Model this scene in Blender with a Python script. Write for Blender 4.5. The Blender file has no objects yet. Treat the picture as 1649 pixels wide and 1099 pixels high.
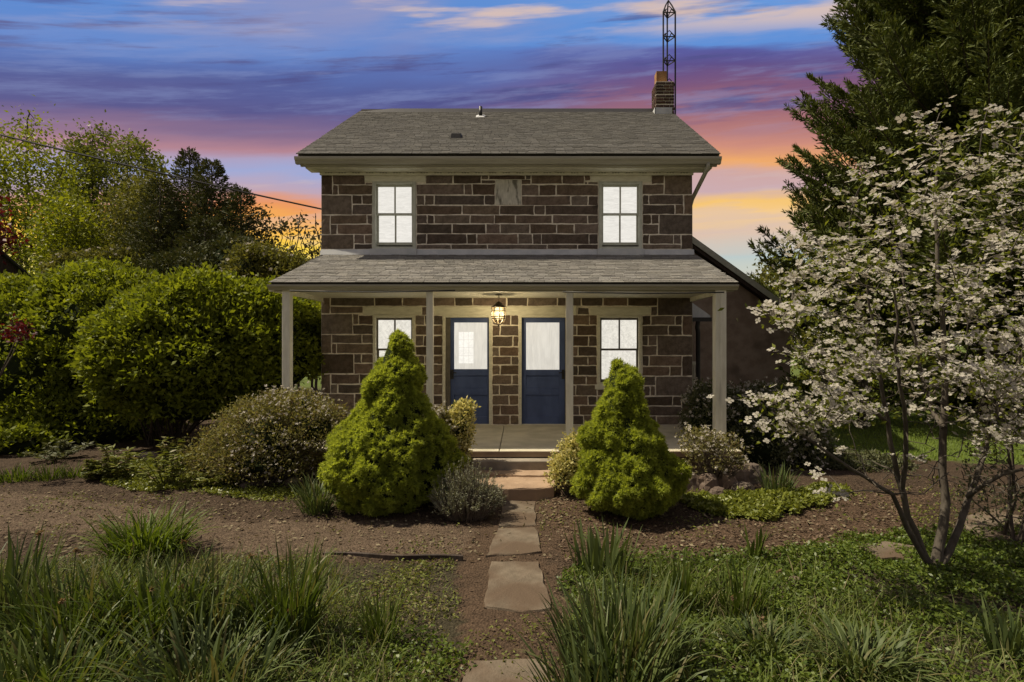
import bpy, math, random
import numpy as np
from mathutils import Vector
random.seed(11)
RNG = np.random.default_rng(7)
C = bpy.context.scene
COL = C.collection
R = math.radians

# ------------------------------------------------------------------ camera, sky, sun, exposure
EYE = 2.05
FPX, VPX, VPY, PW, PH = 907.0, 862.0, 555.0, 1649.0, 1099.0
cam = bpy.data.cameras.new('camera')
cam_o = bpy.data.objects.new('camera', cam); COL.objects.link(cam_o)
cam_o.location = (0, 0, EYE); cam_o.rotation_euler = (R(90), 0, 0)
cam.sensor_width = 36; cam.lens = FPX * 36 / PW
cam.shift_x = -(VPX - PW / 2) / PW
cam.shift_y = (VPY - PH / 2) / PW
cam.clip_start = 0.05; cam.clip_end = 3000
C.camera = cam_o
C.view_settings.view_transform = 'Standard'; C.view_settings.look = 'None'
C.view_settings.exposure = 0.35; C.view_settings.gamma = 1; C.view_settings.use_curve_mapping = False

SUN_EL, SUN_PHI = R(57), R(4)
to_sun = Vector((-math.cos(SUN_EL) * math.cos(SUN_PHI), math.cos(SUN_EL) * math.sin(SUN_PHI), math.sin(SUN_EL)))
sun = bpy.data.lights.new('sun', 'SUN'); sun.energy = 4.9; sun.angle = R(0.6); sun.color = (1.0, 0.88, 0.68)
sun_o = bpy.data.objects.new('sun', sun); COL.objects.link(sun_o)
sun_o.rotation_euler = (-to_sun).to_track_quat('-Z', 'Y').to_euler(); sun_o.location = (-10, 5, 20)


class NT:
    """tiny helper for node trees"""
    def __init__(s, tree): s.t = tree; s.n = tree.nodes; s.l = tree.links
    def node(s, typ, **kw):
        n = s.n.new(typ)
        for k, v in kw.items():
            if k.startswith('i_'):
                key = k[2:]; n.inputs[int(key) if key.isdigit() else key].default_value = v
            else: setattr(n, k, v)
        return n
    def link(s, a, b): s.l.new(a, b)
    def math(s, op, a, b=None, c=None, clamp=False):
        n = s.n.new('ShaderNodeMath'); n.operation = op; n.use_clamp = clamp
        for i, v in enumerate((a, b, c)):
            if v is None: continue
            if isinstance(v, (int, float)): n.inputs[i].default_value = v
            else: s.l.new(v, n.inputs[i])
        return n.outputs[0]
    def mix(s, f, a, b, blend='MIX'):
        n = s.n.new('ShaderNodeMix'); n.data_type = 'RGBA'; n.blend_type = blend
        for idx, v in ((0, f), (6, a), (7, b)):
            if isinstance(v, (int, float)): n.inputs[idx].default_value = v
            elif isinstance(v, (tuple, list)): n.inputs[idx].default_value = (*v[:3], 1)
            else: s.l.new(v, n.inputs[idx])
        return n.outputs[2]
    def ramp(s, f, stops, interp='LINEAR'):
        n = s.n.new('ShaderNodeValToRGB'); cr = n.color_ramp; cr.interpolation = interp
        while len(cr.elements) < len(stops): cr.elements.new(0.5)
        for e, (p, c) in zip(cr.elements, stops):
            e.position = p; e.color = (*c, 1) if len(c) == 3 else c
        s.l.new(f, n.inputs[0]); return n.outputs[0]
    def smooth(s, v, a, b):
        n = s.n.new('ShaderNodeMapRange'); n.interpolation_type = 'SMOOTHSTEP'
        n.inputs[1].default_value = a; n.inputs[2].default_value = b
        s.l.new(v, n.inputs[0]); return n.outputs[0]


def build_world():
    w = bpy.data.worlds.new('World'); C.world = w; w.use_nodes = True
    t = NT(w.node_tree); t.n.clear()
    tc = t.node('ShaderNodeTexCoord')
    sep = t.node('ShaderNodeSeparateXYZ'); t.link(tc.outputs['Generated'], sep.inputs[0])
    X, Y, Z = sep.outputs
    rho = t.math('SQRT', t.math('ADD', t.math('MULTIPLY', X, X), t.math('MULTIPLY', Y, Y)))
    # cloud bands lie left to right across the view, like rolls of one sheet of cloud
    e = t.math('DIVIDE', Z, t.math('SQRT', t.math('ADD', t.math('MULTIPLY', Y, Y), t.math('MULTIPLY_ADD', t.math('MULTIPLY', X, X), 0.16, 0.01))))
    az = t.math('ARCTAN2', X, Y)
    def streak(sx, sz, skew, detail, off, rough=0.55):
        c = t.node('ShaderNodeCombineXYZ')
        # x,y direction keeps the pattern seamless round the horizon; elevation is stretched into streaks
        t.link(t.math('MULTIPLY', X, sx), c.inputs[0])
        t.link(t.math('MULTIPLY', Y, sx), c.inputs[1])
        zz = t.math('ADD', t.math('MULTIPLY', e, sz), t.math('MULTIPLY', X, skew))
        t.link(t.math('ADD', zz, off), c.inputs[2])
        n = t.node('ShaderNodeTexNoise', i_Scale=1.0, i_Detail=detail, i_Roughness=rough)
        t.link(c.outputs[0], n.inputs['Vector']); return n.outputs[0]
    n1 = streak(1.8, 9, -.5, 5, 3.0)
    n2 = streak(3.0, 24, -1.6, 6, 11.3)
    n3 = streak(1.6, 7, -1.2, 5, 27.1)
    n4 = streak(4.0, 34, -2.6, 6, 41.7, 0.6)
    ew = t.math('ADD', e, t.math('MULTIPLY', t.math('SUBTRACT', n1, 0.5), 0.07))
    ew = t.math('ADD', ew, t.math('MULTIPLY', t.math('SUBTRACT', n2, 0.5), 0.045))
    ew = t.math('MULTIPLY', ew, 1.0, clamp=True)
    left = t.ramp(ew, [(0.0, (.80, .66, .14)), (.125, (.97, .80, .13)), (.175, (.97, .66, .07)), (.215, (.96, .48, .07)), (.245, (.80, .30, .11)),
                       (.262, (.52, .36, .42)), (.29, (.34, .38, .62)), (.315, (.40, .34, .50)), (.335, (.44, .22, .26)), (.362, (.23, .14, .24)),
                       (.40, (.105, .095, .25)), (.445, (.09, .11, .30)), (.475, (.10, .16, .42)), (.51, (.12, .24, .58)), (.66, (.10, .25, .61)),
                       (.80, (.19, .25, .44)), (1.0, (.26, .26, .30))])
    right = t.ramp(ew, [(0.0, (.70, .60, .44)), (.115, (.66, .62, .48)), (.155, (.48, .56, .55)), (.195, (.70, .52, .40)), (.235, (.88, .58, .27)),
                        (.25, (.90, .55, .17)), (.268, (.58, .40, .42)), (.292, (.60, .38, .36)), (.315, (.85, .40, .14)), (.345, (.60, .26, .19)),
                        (.40, (.36, .15, .17)), (.45, (.20, .09, .18)), (.49, (.11, .075, .23)), (.515, (.10, .10, .32)), (.528, (.12, .27, .64)),
                        (.60, (.14, .31, .68)), (.80, (.19, .26, .44)), (1.0, (.26, .26, .30))])
    side = t.smooth(t.math('ADD', X, t.math('MULTIPLY', t.math('SUBTRACT', n3, 0.5), 0.4)), -0.30, 0.22)
    front = t.mix(side, left, right)
    back = t.ramp(ew, [(0.0, (.34, .29, .24)), (.2, (.30, .26, .22)), (.4, (.24, .22, .21)), (.6, (.22, .22, .25)), (1.0, (.26, .26, .28))])  # unseen sky behind the view, toned cream-grey to warm the ambient light
    col = t.mix(t.smooth(Y, 0.25, -0.45), front, back)
    # slate-violet streaks in the middle band
    m = t.math('MULTIPLY', t.smooth(n4, 0.50, 0.66), t.math('MULTIPLY', t.smooth(e, 0.36, 0.44), t.smooth(e, 0.66, 0.54)))
    col = t.mix(t.math('MULTIPLY', m, 0.85), col, (.075, .075, .225))
    n5 = streak(6.0, 46, -4.5, 7, 63.0, 0.62)
    m = t.math('MULTIPLY', t.smooth(n5, 0.47, 0.68), t.math('MULTIPLY', t.smooth(e, 0.34, 0.42), t.smooth(e, 0.80, 0.60)))
    col = t.mix(t.math('MULTIPLY', m, 0.30), col, (.27, .33, .58))
    # mauve and cream wisps higher up, going on overhead
    hi = t.smooth(e, 0.46, 0.58)
    m = t.math('MULTIPLY', t.smooth(n3, 0.44, 0.68), hi)
    col = t.mix(t.math('MULTIPLY', m, 0.62), col, (.34, .31, .46))
    m = t.math('MULTIPLY', t.smooth(t.math('ADD', t.math('MULTIPLY', n1, 0.5), t.math('MULTIPLY', n2, 0.5)), 0.505, 0.60), t.smooth(e, 0.525, 0.58))
    col = t.mix(t.math('MULTIPLY', m, 0.85), col, (.72, .53, .43))
    # thin bright bars low down
    m = t.math('MULTIPLY', t.smooth(n4, 0.48, 0.60), t.math('MULTIPLY', t.smooth(e, 0.09, 0.15), t.smooth(e, 0.34, 0.28)))
    col = t.mix(t.math('MULTIPLY', m, 0.35), col, (.62, .48, .46))
    hs = t.node('ShaderNodeHueSaturation', i_Saturation=1.02); t.link(col, hs.inputs['Color'])
    bg = t.node('ShaderNodeBackground', i_Strength=0.86); t.link(hs.outputs[0], bg.inputs[0])
    sky = t.node('ShaderNodeTexSky', sky_type='NISHITA', sun_disc=False, sun_elevation=SUN_EL)
    sky.sun_rotation = math.atan2(to_sun.x, to_sun.y)
    bg2 = t.node('ShaderNodeBackground', i_Strength=0.05); t.link(sky.outputs[0], bg2.inputs[0])
    mx = t.node('ShaderNodeMixShader', i_0=0.93)
    t.link(bg2.outputs[0], mx.inputs[1]); t.link(bg.outputs[0], mx.inputs[2])
    out = t.node('ShaderNodeOutputWorld'); t.link(mx.outputs[0], out.inputs[0])
build_world()

# ------------------------------------------------------------------ helpers: picture measure -> place
def at(px, py, Y): return ((px - VPX) * Y / FPX, Y, EYE - (py - VPY) * Y / FPX)
def gy(py): return EYE * FPX / (py - VPY)
def gp(px, py): y = gy(py); return ((px - VPX) * y / FPX, y, 0.0)
HY = 11.2                                   # the front of the house
def wx(px): return (px - VPX) * HY / FPX
def wz(py): return EYE - (py - VPY) * HY / FPX

def hash2(i, j, s=0.0):
    v = np.sin(i * 127.1 + j * 311.7 + s * 74.7) * 43758.5453
    return v - np.floor(v)
def vnoise(x, y, s=0.0):
    i, j = np.floor(x), np.floor(y); u, v = x - i, y - j
    u = u * u * (3 - 2 * u); v = v * v * (3 - 2 * v)
    return (hash2(i, j, s) * (1 - u) + hash2(i + 1, j, s) * u) * (1 - v) + (hash2(i, j + 1, s) * (1 - u) + hash2(i + 1, j + 1, s) * u) * v
def fbm(x, y, s=0.0): return .5 * vnoise(x, y, s) + .3 * vnoise(x * 2.1, y * 2.1, s + 1) + .2 * vnoise(x * 4.3, y * 4.3, s + 2)
def inpoly(x, y, poly):
    r = np.zeros(x.shape, bool); n = len(poly)
    for k in range(n):
        x0, y0 = poly[k][:2]; x1, y1 = poly[(k + 1) % n][:2]
        if y0 == y1: continue
        r ^= ((y0 > y) != (y1 > y)) & (x < (x1 - x0) * (y - y0) / (y1 - y0) + x0)
    return r

# ------------------------------------------------------------------ helpers: objects
def tag(o, label=None, cat=None, group=None, kind=None):
    if label: o['label'] = label
    if cat: o['category'] = cat
    if group: o['group'] = group
    if kind: o['kind'] = kind
    return o
def thing(name, label, cat, loc=(0, 0, 0), group=None):
    o = bpy.data.objects.new(name, None); COL.objects.link(o); o.location = loc; o.empty_display_size = .2
    return tag(o, label, cat, group)
def base_of(p):
    v = np.zeros(3)
    while p is not None: v += np.array(p.location); p = p.parent
    return v
def link_mesh(name, me, mat, parent=None, kind=None):
    o = bpy.data.objects.new(name, me); COL.objects.link(o)
    if mat is not None: me.materials.append(mat)
    if parent is not None: o.parent = parent
    if kind: o['kind'] = kind
    return o
def np_mesh(name, V, F, k):
    """V (n,3), F (m,k) -> mesh with k-sided faces"""
    me = bpy.data.meshes.new(name); n, m = len(V), len(F)
    me.vertices.add(n); me.vertices.foreach_set('co', np.ascontiguousarray(V, dtype=np.float32).ravel())
    me.loops.add(m * k); me.loops.foreach_set('vertex_index', np.ascontiguousarray(F, dtype=np.int32).ravel())
    me.polygons.add(m); me.polygons.foreach_set('loop_start', np.arange(0, m * k, k, dtype=np.int32))
    me.update(calc_edges=True); return me
class MB:
    """collects boxes, tubes and faces for ONE mesh (world coordinates)"""
    def __init__(s): s.v = []; s.f = []
    def verts(s, vs): b = len(s.v); s.v += [tuple(q) for q in vs]; return b
    def poly(s, vs): b = s.verts(vs); s.f.append(tuple(range(b, b + len(vs)))); return s
    def box(s, x0, x1, y0, y1, z0, z1):
        b = s.verts([(x0, y0, z0), (x1, y0, z0), (x1, y1, z0), (x0, y1, z0), (x0, y0, z1), (x1, y0, z1), (x1, y1, z1), (x0, y1, z1)])
        s.f += [tuple(b + i for i in q) for q in ((0, 1, 5, 4), (1, 2, 6, 5), (2, 3, 7, 6), (3, 0, 4, 7), (4, 5, 6, 7), (3, 2, 1, 0))]; return s
    def hexa(s, p):      # eight corners, ordered as in box
        b = s.verts(p); s.f += [tuple(b + i for i in q) for q in ((0, 1, 5, 4), (1, 2, 6, 5), (2, 3, 7, 6), (3, 0, 4, 7), (4, 5, 6, 7), (3, 2, 1, 0))]; return s
    def extrude(s, prof, a, b):   # closed profile [(y,z)] run along x from a to b
        n = len(prof); i0 = s.verts([(a, y, z) for y, z in prof]); i1 = s.verts([(b, y, z) for y, z in prof])
        for k in range(n): s.f.append((i0 + k, i0 + (k + 1) % n, i1 + (k + 1) % n, i1 + k))
        s.f.append(tuple(i0 + k for k in reversed(range(n)))); s.f.append(tuple(i1 + k for k in range(n))); return s
    def slab(s, poly, z0, z1):    # polygon [(x,y)] given a thickness
        n = len(poly); i0 = s.verts([(x, y, z0) for x, y in poly]); i1 = s.verts([(x, y, z1) for x, y in poly])
        for k in range(n): s.f.append((i0 + k, i0 + (k + 1) % n, i1 + (k + 1) % n, i1 + k))
        s.f.append(tuple(i1 + k for k in range(n))); s.f.append(tuple(i0 + k for k in reversed(range(n)))); return s
    def tube(s, pts, rad, sides=6, caps=True):
        pts = [Vector(p) for p in pts]; n = len(pts)
        if not isinstance(rad, (list, tuple)): rad = [rad] * n
        prev = None; rings = []
        for i, p in enumerate(pts):
            d = (pts[min(i + 1, n - 1)] - pts[max(i - 1, 0)])
            d = d.normalized() if d.length > 1e-9 else Vector((0, 0, 1))
            if prev is None:
                prev = d.orthogonal().normalized()
            u = (prev - d * prev.dot(d)); u = u.normalized() if u.length > 1e-6 else d.orthogonal().normalized(); prev = u
            w = d.cross(u)
            rings.append(s.verts([p + (u * math.cos(2 * math.pi * k / sides) + w * math.sin(2 * math.pi * k / sides)) * rad[i] for k in range(sides)]))
        for a, b in zip(rings, rings[1:]):
            for k in range(sides): s.f.append((a + k, a + (k + 1) % sides, b + (k + 1) % sides, b + k))
        if caps:
            s.f.append(tuple(rings[0] + k for k in reversed(range(sides)))); s.f.append(tuple(rings[-1] + k for k in range(sides)))
        return s
    def build(s, name, mat, parent=None, kind=None, bevel=0, smooth=False):
        b = base_of(parent)
        me = bpy.data.meshes.new(name)
        me.from_pydata([(x - b[0], y - b[1], z - b[2]) for x, y, z in s.v], [], s.f); me.update()
        if smooth: me.polygons.foreach_set('use_smooth', [True] * len(me.polygons))
        o = link_mesh(name, me, mat, parent, kind)
        if bevel:
            m = o.modifiers.new('bevel', 'BEVEL'); m.width = bevel; m.segments = 2; m.limit_method = 'ANGLE'
        return o

# ------------------------------------------------------------------ materials
def mat_new(name):
    m = bpy.data.materials.new(name); m.use_nodes = True
    t = NT(m.node_tree); t.n.clear()
    out = t.node('ShaderNodeOutputMaterial'); return m, t, out
def surf(name, c1, c2, scale=8, rough=.8, bump=.2, bscale=60, vary=0.0, spec=.3, obj_random=False, island=False, stretch=(1, 1, 1), c3=None, c3lim=(.6, .75), metal=0.0, bdist=.004):
    """two-tone noise surface with fine relief; may vary per object or per mesh island"""
    m, t, out = mat_new(name)
    tc = t.node('ShaderNodeTexCoord'); mp = t.node('ShaderNodeMapping'); mp.inputs['Scale'].default_value = stretch
    t.link(tc.outputs['Object'], mp.inputs[0])
    n = t.node('ShaderNodeTexNoise', i_Scale=scale, i_Detail=6.0, i_Roughness=.6); t.link(mp.outputs[0], n.inputs['Vector'])
    col = t.mix(t.smooth(n.outputs[0], .35, .65), c1, c2)
    if c3 is not None:
        n3 = t.node('ShaderNodeTexNoise', i_Scale=scale * .37, i_Detail=4.0); t.link(mp.outputs[0], n3.inputs['Vector'])
        col = t.mix(t.smooth(n3.outputs[0], *c3lim), col, c3)
    if obj_random or island:
        src = t.node('ShaderNodeObjectInfo').outputs['Random'] if obj_random else t.node('ShaderNodeNewGeometry').outputs['Random Per Island']
        hs = t.node('ShaderNodeHueSaturation')
        t.link(t.math('MULTIPLY_ADD', src, 2 * vary, 1 - vary), hs.inputs['Value'])
        r2 = t.math('FRACT', t.math('MULTIPLY', src, 17.31))
        t.link(t.math('MULTIPLY_ADD', r2, .016, .492), hs.inputs['Hue'])
        t.link(t.math('MULTIPLY_ADD', t.math('FRACT', t.math('MULTIPLY', src, 7.7)), .35, .75), hs.inputs['Saturation'])
        t.link(col, hs.inputs['Color']); col = hs.outputs[0]
    p = t.node('ShaderNodeBsdfPrincipled', i_Roughness=rough, i_Metallic=metal); p.inputs['Specular IOR Level'].default_value = spec
    t.link(col, p.inputs['Base Color'])
    if bump:
        nb = t.node('ShaderNodeTexNoise', i_Scale=bscale, i_Detail=5.0); t.link(mp.outputs[0], nb.inputs['Vector'])
        bp = t.node('ShaderNodeBump', i_Strength=bump, i_Distance=bdist); t.link(nb.outputs[0], bp.inputs['Height']); t.link(bp.outputs[0], p.inputs['Normal'])
    t.link(p.outputs[0], out.inputs[0]); return m
def leafm(name, c1, c2, trans=.35, tcol=None, rough=.5, spec=.25, c3=None, gain=1.3):
    """foliage: tint varies from leaf to leaf, some light comes through"""
    c1, c2 = [tuple(v * gain for v in c) for c in (c1, c2)]
    m, t, out = mat_new(name)
    r = t.node('ShaderNodeNewGeometry').outputs['Random Per Island']
    stops = [(0, c1), (1, c2)] if c3 is None else [(0, c1), (.82, c2), (.9, c3)]
    col = t.ramp(r, stops)
    tcn = t.node('ShaderNodeTexCoord'); nz = t.node('ShaderNodeTexNoise', i_Scale=2.2, i_Detail=3.0); t.link(tcn.outputs['Object'], nz.inputs['Vector'])
    hs = t.node('ShaderNodeHueSaturation'); t.link(t.math('MULTIPLY_ADD', nz.outputs[0], .7, .65), hs.inputs['Value']); t.link(col, hs.inputs['Color']); col = hs.outputs[0]
    p = t.node('ShaderNodeBsdfPrincipled', i_Roughness=rough); p.inputs['Specular IOR Level'].default_value = spec; t.link(col, p.inputs['Base Color'])
    if trans:
        tr = t.node('ShaderNodeBsdfTranslucent')
        t.link(t.mix(1.0, col, tcol or (1.25, 1.2, .6), 'MULTIPLY'), tr.inputs[0])
        mx = t.node('ShaderNodeMixShader', i_0=trans); t.link(p.outputs[0], mx.inputs[1]); t.link(tr.outputs[0], mx.inputs[2]); t.link(mx.outputs[0], out.inputs[0])
    else: t.link(p.outputs[0], out.inputs[0])
    return m
def glow(name, col, strength, mottle=.15, scale=18, stretch=(1, 1, 1)):
    """a pane lit from within: uneven bright curtain light with a glassy surface"""
    m, t, out = mat_new(name)
    tc = t.node('ShaderNodeTexCoord'); mp = t.node('ShaderNodeMapping'); mp.inputs['Scale'].default_value = stretch
    t.link(tc.outputs['Object'], mp.inputs[0])
    n = t.node('ShaderNodeTexNoise', i_Scale=scale, i_Detail=7.0, i_Roughness=.7); n.inputs['Distortion'].default_value = 1.2
    t.link(mp.outputs[0], n.inputs['Vector'])
    p = t.node('ShaderNodeBsdfPrincipled', i_Roughness=.08); p.inputs['Base Color'].default_value = (.25, .25, .24, 1)
    p.inputs['Emission Color'].default_value = (*col, 1)
    t.link(t.math('MULTIPLY_ADD', t.smooth(n.outputs[0], .3, .7), strength * mottle * 2, strength * (1 - mottle)), p.inputs['Emission Strength'])
    t.link(p.outputs[0], out.inputs[0]); return m

M = {}
M['stone'] = surf('brownstone', (.100, .073, .052), (.165, .122, .090), 9, .9, 1.0, 45, .42, .2, obj_random=True, c3=(.075, .062, .047), bdist=.014)
M['mortar'] = surf('lime_mortar', (.70, .64, .52), (.82, .76, .64), 20, .95, .5, 90, c3=(.46, .41, .33), c3lim=(.5, .7))
M['wood'] = surf('weathered_cream_paint', (.58, .56, .44), (.68, .66, .53), 6, .6, .15, 50, stretch=(1, 1, 4), c3=(.44, .42, .31))
M['wood_white'] = surf('old_white_paint', (.62, .60, .48), (.72, .70, .58), 5, .55, .15, 50, stretch=(3, 3, .6), c3=(.44, .42, .35), c3lim=(.62, .8))
M['sash_grey'] = surf('grey_green_sash_paint', (.42, .43, .35), (.50, .51, .43), 8, .5, .1, 60)
M['sash_brown'] = surf('brown_storm_sash', (.10, .09, .07), (.14, .125, .10), 8, .5, .1, 60)
M['gutter'] = surf('gutter_metal', (.30, .285, .22), (.38, .36, .275), 3, .45, .06, 30, stretch=(.4, 1, 6), c3=(.22, .205, .155), spec=.5)
M['flash'] = surf('grey_flashing', (.42, .44, .45), (.52, .53, .53), 4, .5, .08, 30, c3=(.36, .37, .36), spec=.5)
M['shingle'] = surf('asphalt_shingle', (.080, .077, .069), (.112, .108, .098), 26, .95, .8, 220, .17, .15, island=True, bdist=.003)
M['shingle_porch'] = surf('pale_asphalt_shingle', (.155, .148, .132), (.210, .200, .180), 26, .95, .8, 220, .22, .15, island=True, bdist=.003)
M['roofdark'] = surf('roof_felt', (.035, .033, .03), (.05, .047, .042), 10, .95, .2)
M['blue'] = surf('blue_door_paint', (.050, .078, .190), (.072, .108, .245), 4, .42, .12, 40, stretch=(1, 1, .5), c3=(.036, .058, .15), spec=.45)
M['black'] = surf('black_iron', (.012, .012, .012), (.022, .02, .018), 20, .5, .1, 80, spec=.4)
M['bronze'] = surf('aged_bronze', (.055, .040, .022), (.085, .062, .032), 20, .45, .1, 80, spec=.5)
M['concrete'] = surf('porch_concrete', (.42, .39, .29), (.54, .50, .38), 2.2, .85, .25, 120, c3=(.28, .25, .19), c3lim=(.55, .8))
M['step_conc'] = surf('step_concrete', (.22, .19, .15), (.30, .265, .21), 4, .9, .4, 60, c3=(.16, .135, .10))
M['redstone'] = surf('red_flagstone', (.27, .185, .12), (.36, .255, .17), 3, .9, .5, 60, c3=(.22, .15, .10), c3lim=(.5, .75), bdist=.006)
M['flag'] = surf('worn_flagstone', (.108, .086, .060), (.168, .136, .098), 5, .9, 1.0, 60, c3=(.092, .064, .041), c3lim=(.38, .60), bdist=.006)
M['rock'] = surf('brown_fieldstone', (.13, .095, .07), (.20, .155, .12), 6, .95, .7, 40, .3, .2, obj_random=True, bdist=.01)
M['brick'] = surf('chimney_brick', (.055, .032, .022), (.09, .05, .034), 20, .9, .4, 90, .35, .2, island=True)
M['clay'] = surf('clay_flue', (.26, .13, .05), (.36, .20, .08), 6, .8, .3, 60)
M['stucco'] = surf('brown_stucco', (.27, .20, .15), (.36, .28, .215), 3.5, .95, .8, 80, c3=(.17, .128, .094), c3lim=(.55, .8), bdist=.01)
M['datestone'] = surf('weathered_marble', (.46, .44, .37), (.60, .575, .49), 9, .85, .6, 40, stretch=(2.4, 1, .7), c3=(.15, .14, .11), c3lim=(.53, .66), bdist=.01)
M['bark'] = surf('bark_grey_brown', (.055, .043, .032), (.10, .082, .064), 12, .95, .8, 60, stretch=(1, 1, .25), bdist=.01)
M['bark_pale'] = surf('dogwood_bark', (.060, .050, .038), (.105, .090, .072), 14, .95, .8, 60, stretch=(1, 1, .35), bdist=.008)
M['twig'] = surf('dry_twig', (.10, .08, .058), (.16, .13, .098), 14, .95, .3, 60)
M['board'] = surf('dark_barn_board', (.035, .024, .018), (.06, .043, .032), 8, .9, .3, 60, stretch=(3, 3, .3), island=True, vary=.3)
M['pane'] = glow('lit_curtain_pane', (1.0, .955, .85), .58, .20, 14)
M['pane_up'] = glow('lit_blind_pane', (1.0, .965, .89), .60, .13, 5, (1, 1, 6))
M['pane_door'] = glow('lit_door_pane', (1.0, .955, .86), .50, .12, 4, (3, 1, .5))
M['pane_back'] = glow('far_window_light', (1.0, .97, .90), .70, .12, 16)
def clear_lit_glass():
    m, t, out = mat_new('lantern_glass')
    em = t.node('ShaderNodeEmission', i_Strength=2.2); em.inputs[0].default_value = (1.0, .80, .36, 1)
    tr = t.node('ShaderNodeBsdfTransparent'); mx = t.node('ShaderNodeMixShader', i_0=.55)
    t.link(tr.outputs[0], mx.inputs[1]); t.link(em.outputs[0], mx.inputs[2]); t.link(mx.outputs[0], out.inputs[0]); return m
M['bulb'] = clear_lit_glass()
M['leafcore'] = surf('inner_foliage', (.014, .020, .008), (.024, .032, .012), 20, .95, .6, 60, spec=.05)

# ------------------------------------------------------------------ ground: one sheet, coarser with distance
def axis(lo, hi, fine_lo, fine_hi, step):
    mid = np.arange(fine_lo, fine_hi + 1e-6, step)
    def outw(start, end, sgn):
        r = []; x = start; s = step
        while (x < end if sgn > 0 else x > end): s *= 1.35; x += sgn * s; r.append(x)
        return r
    return np.array(sorted(outw(fine_lo, lo, -1)) + list(mid) + outw(fine_hi, hi, 1))
gx = axis(-420, 420, -6.2, 6.0, .055); gyv = axis(-60, 900, 1.6, 9.6, .055)
GX, GYY = np.meshgrid(gx, gyv)
def gpoly(pts): return [gp(*p)[:2] for p in pts]
Z_PATHL = gpoly([(-500, 797), (30, 800), (170, 812), (330, 834), (560, 838), (790, 850), (790, 893), (600, 896), (330, 893), (160, 862), (-40, 848), (-500, 850)])
Z_RED = gpoly([(748, 905), (775, 840), (800, 797), (880, 797), (895, 850), (885, 900), (912, 985), (930, 1130), (960, 1500), (700, 1500), (735, 1130), (752, 1000)])
Z_PATHR = gpoly([(880, 800), (930, 810), (1090, 848), (1190, 838), (1330, 800), (1420, 792), (1500, 800), (1500, 850), (1430, 876), (1240, 892), (1080, 884), (900, 898)])
Z_GREENR = gpoly([(905, 935), (930, 903), (1060, 902), (1200, 892), (1330, 872), (1480, 856), (1760, 850), (1900, 1500), (930, 1500), (912, 1000)])
Z_GREENL = gpoly([(-300, 905), (300, 897), (560, 903), (742, 912), (752, 1000), (735, 1140), (700, 1500), (-600, 1500)])
Z_PACHY = gpoly([(1095, 812), (1150, 806), (1235, 803), (1330, 788), (1372, 800), (1330, 818), (1230, 838), (1130, 828)])
Z_BEDL = gpoly([(150, 760), (300, 740), (480, 765), (520, 790), (500, 815), (400, 812), (330, 800), (250, 800), (160, 785)])
def jit(x, y, a=.16): return x + (fbm(x * 2.3, y * 2.3, 5) - .5) * 2 * a + (fbm(x * 9, y * 9, 15) - .5) * a, y + (fbm(x * 2.3, y * 2.3, 9) - .5) * 2 * a + (fbm(x * 9, y * 9, 19) - .5) * a
def zones(x, y):
    jx, jy = jit(x, y)
    pl, rd, pr = inpoly(jx, jy, Z_PATHL), inpoly(jx, jy, Z_RED), inpoly(jx, jy, Z_PATHR)
    gr = inpoly(jx, jy, Z_GREENR) | inpoly(jx, jy, Z_GREENL)
    lawn = ((y > 9.6 + .3 * np.sin(x * 1.3) + .4 * (vnoise(x * 2, y * 2, 77) - .5)) & (x > 4.3)) | (y > 26) | ((x < -13) & (y > 8)) | (np.abs(x) > 16)
    return pl, rd, pr, gr, lawn
def gheight(x, y):
    far = np.clip(1 - (np.hypot(x, y - 6) - 14) / 10, 0, 1)
    h = (fbm(x * .8, y * .8, 2) - .5) * .05 + (fbm(x * 5, y * 5, 7) - .5) * .035 + (vnoise(x * 17, y * 17, 31) - .5) * .016
    h = h * far
    q = np.clip((y - 6.4) / .9, 0, 1); h = h + .05 * q * q * (3 - 2 * q) * (y < 40) * far
    # beds mounded a little towards the house, level under the stones of the walk
    walk = np.clip(1 - np.abs(x + .35 + (y - 5) * .0) / .75, 0, 1) * (y < 8.1)
    return h * (1 - .85 * np.clip(walk * 2, 0, 1)) - .012
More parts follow.
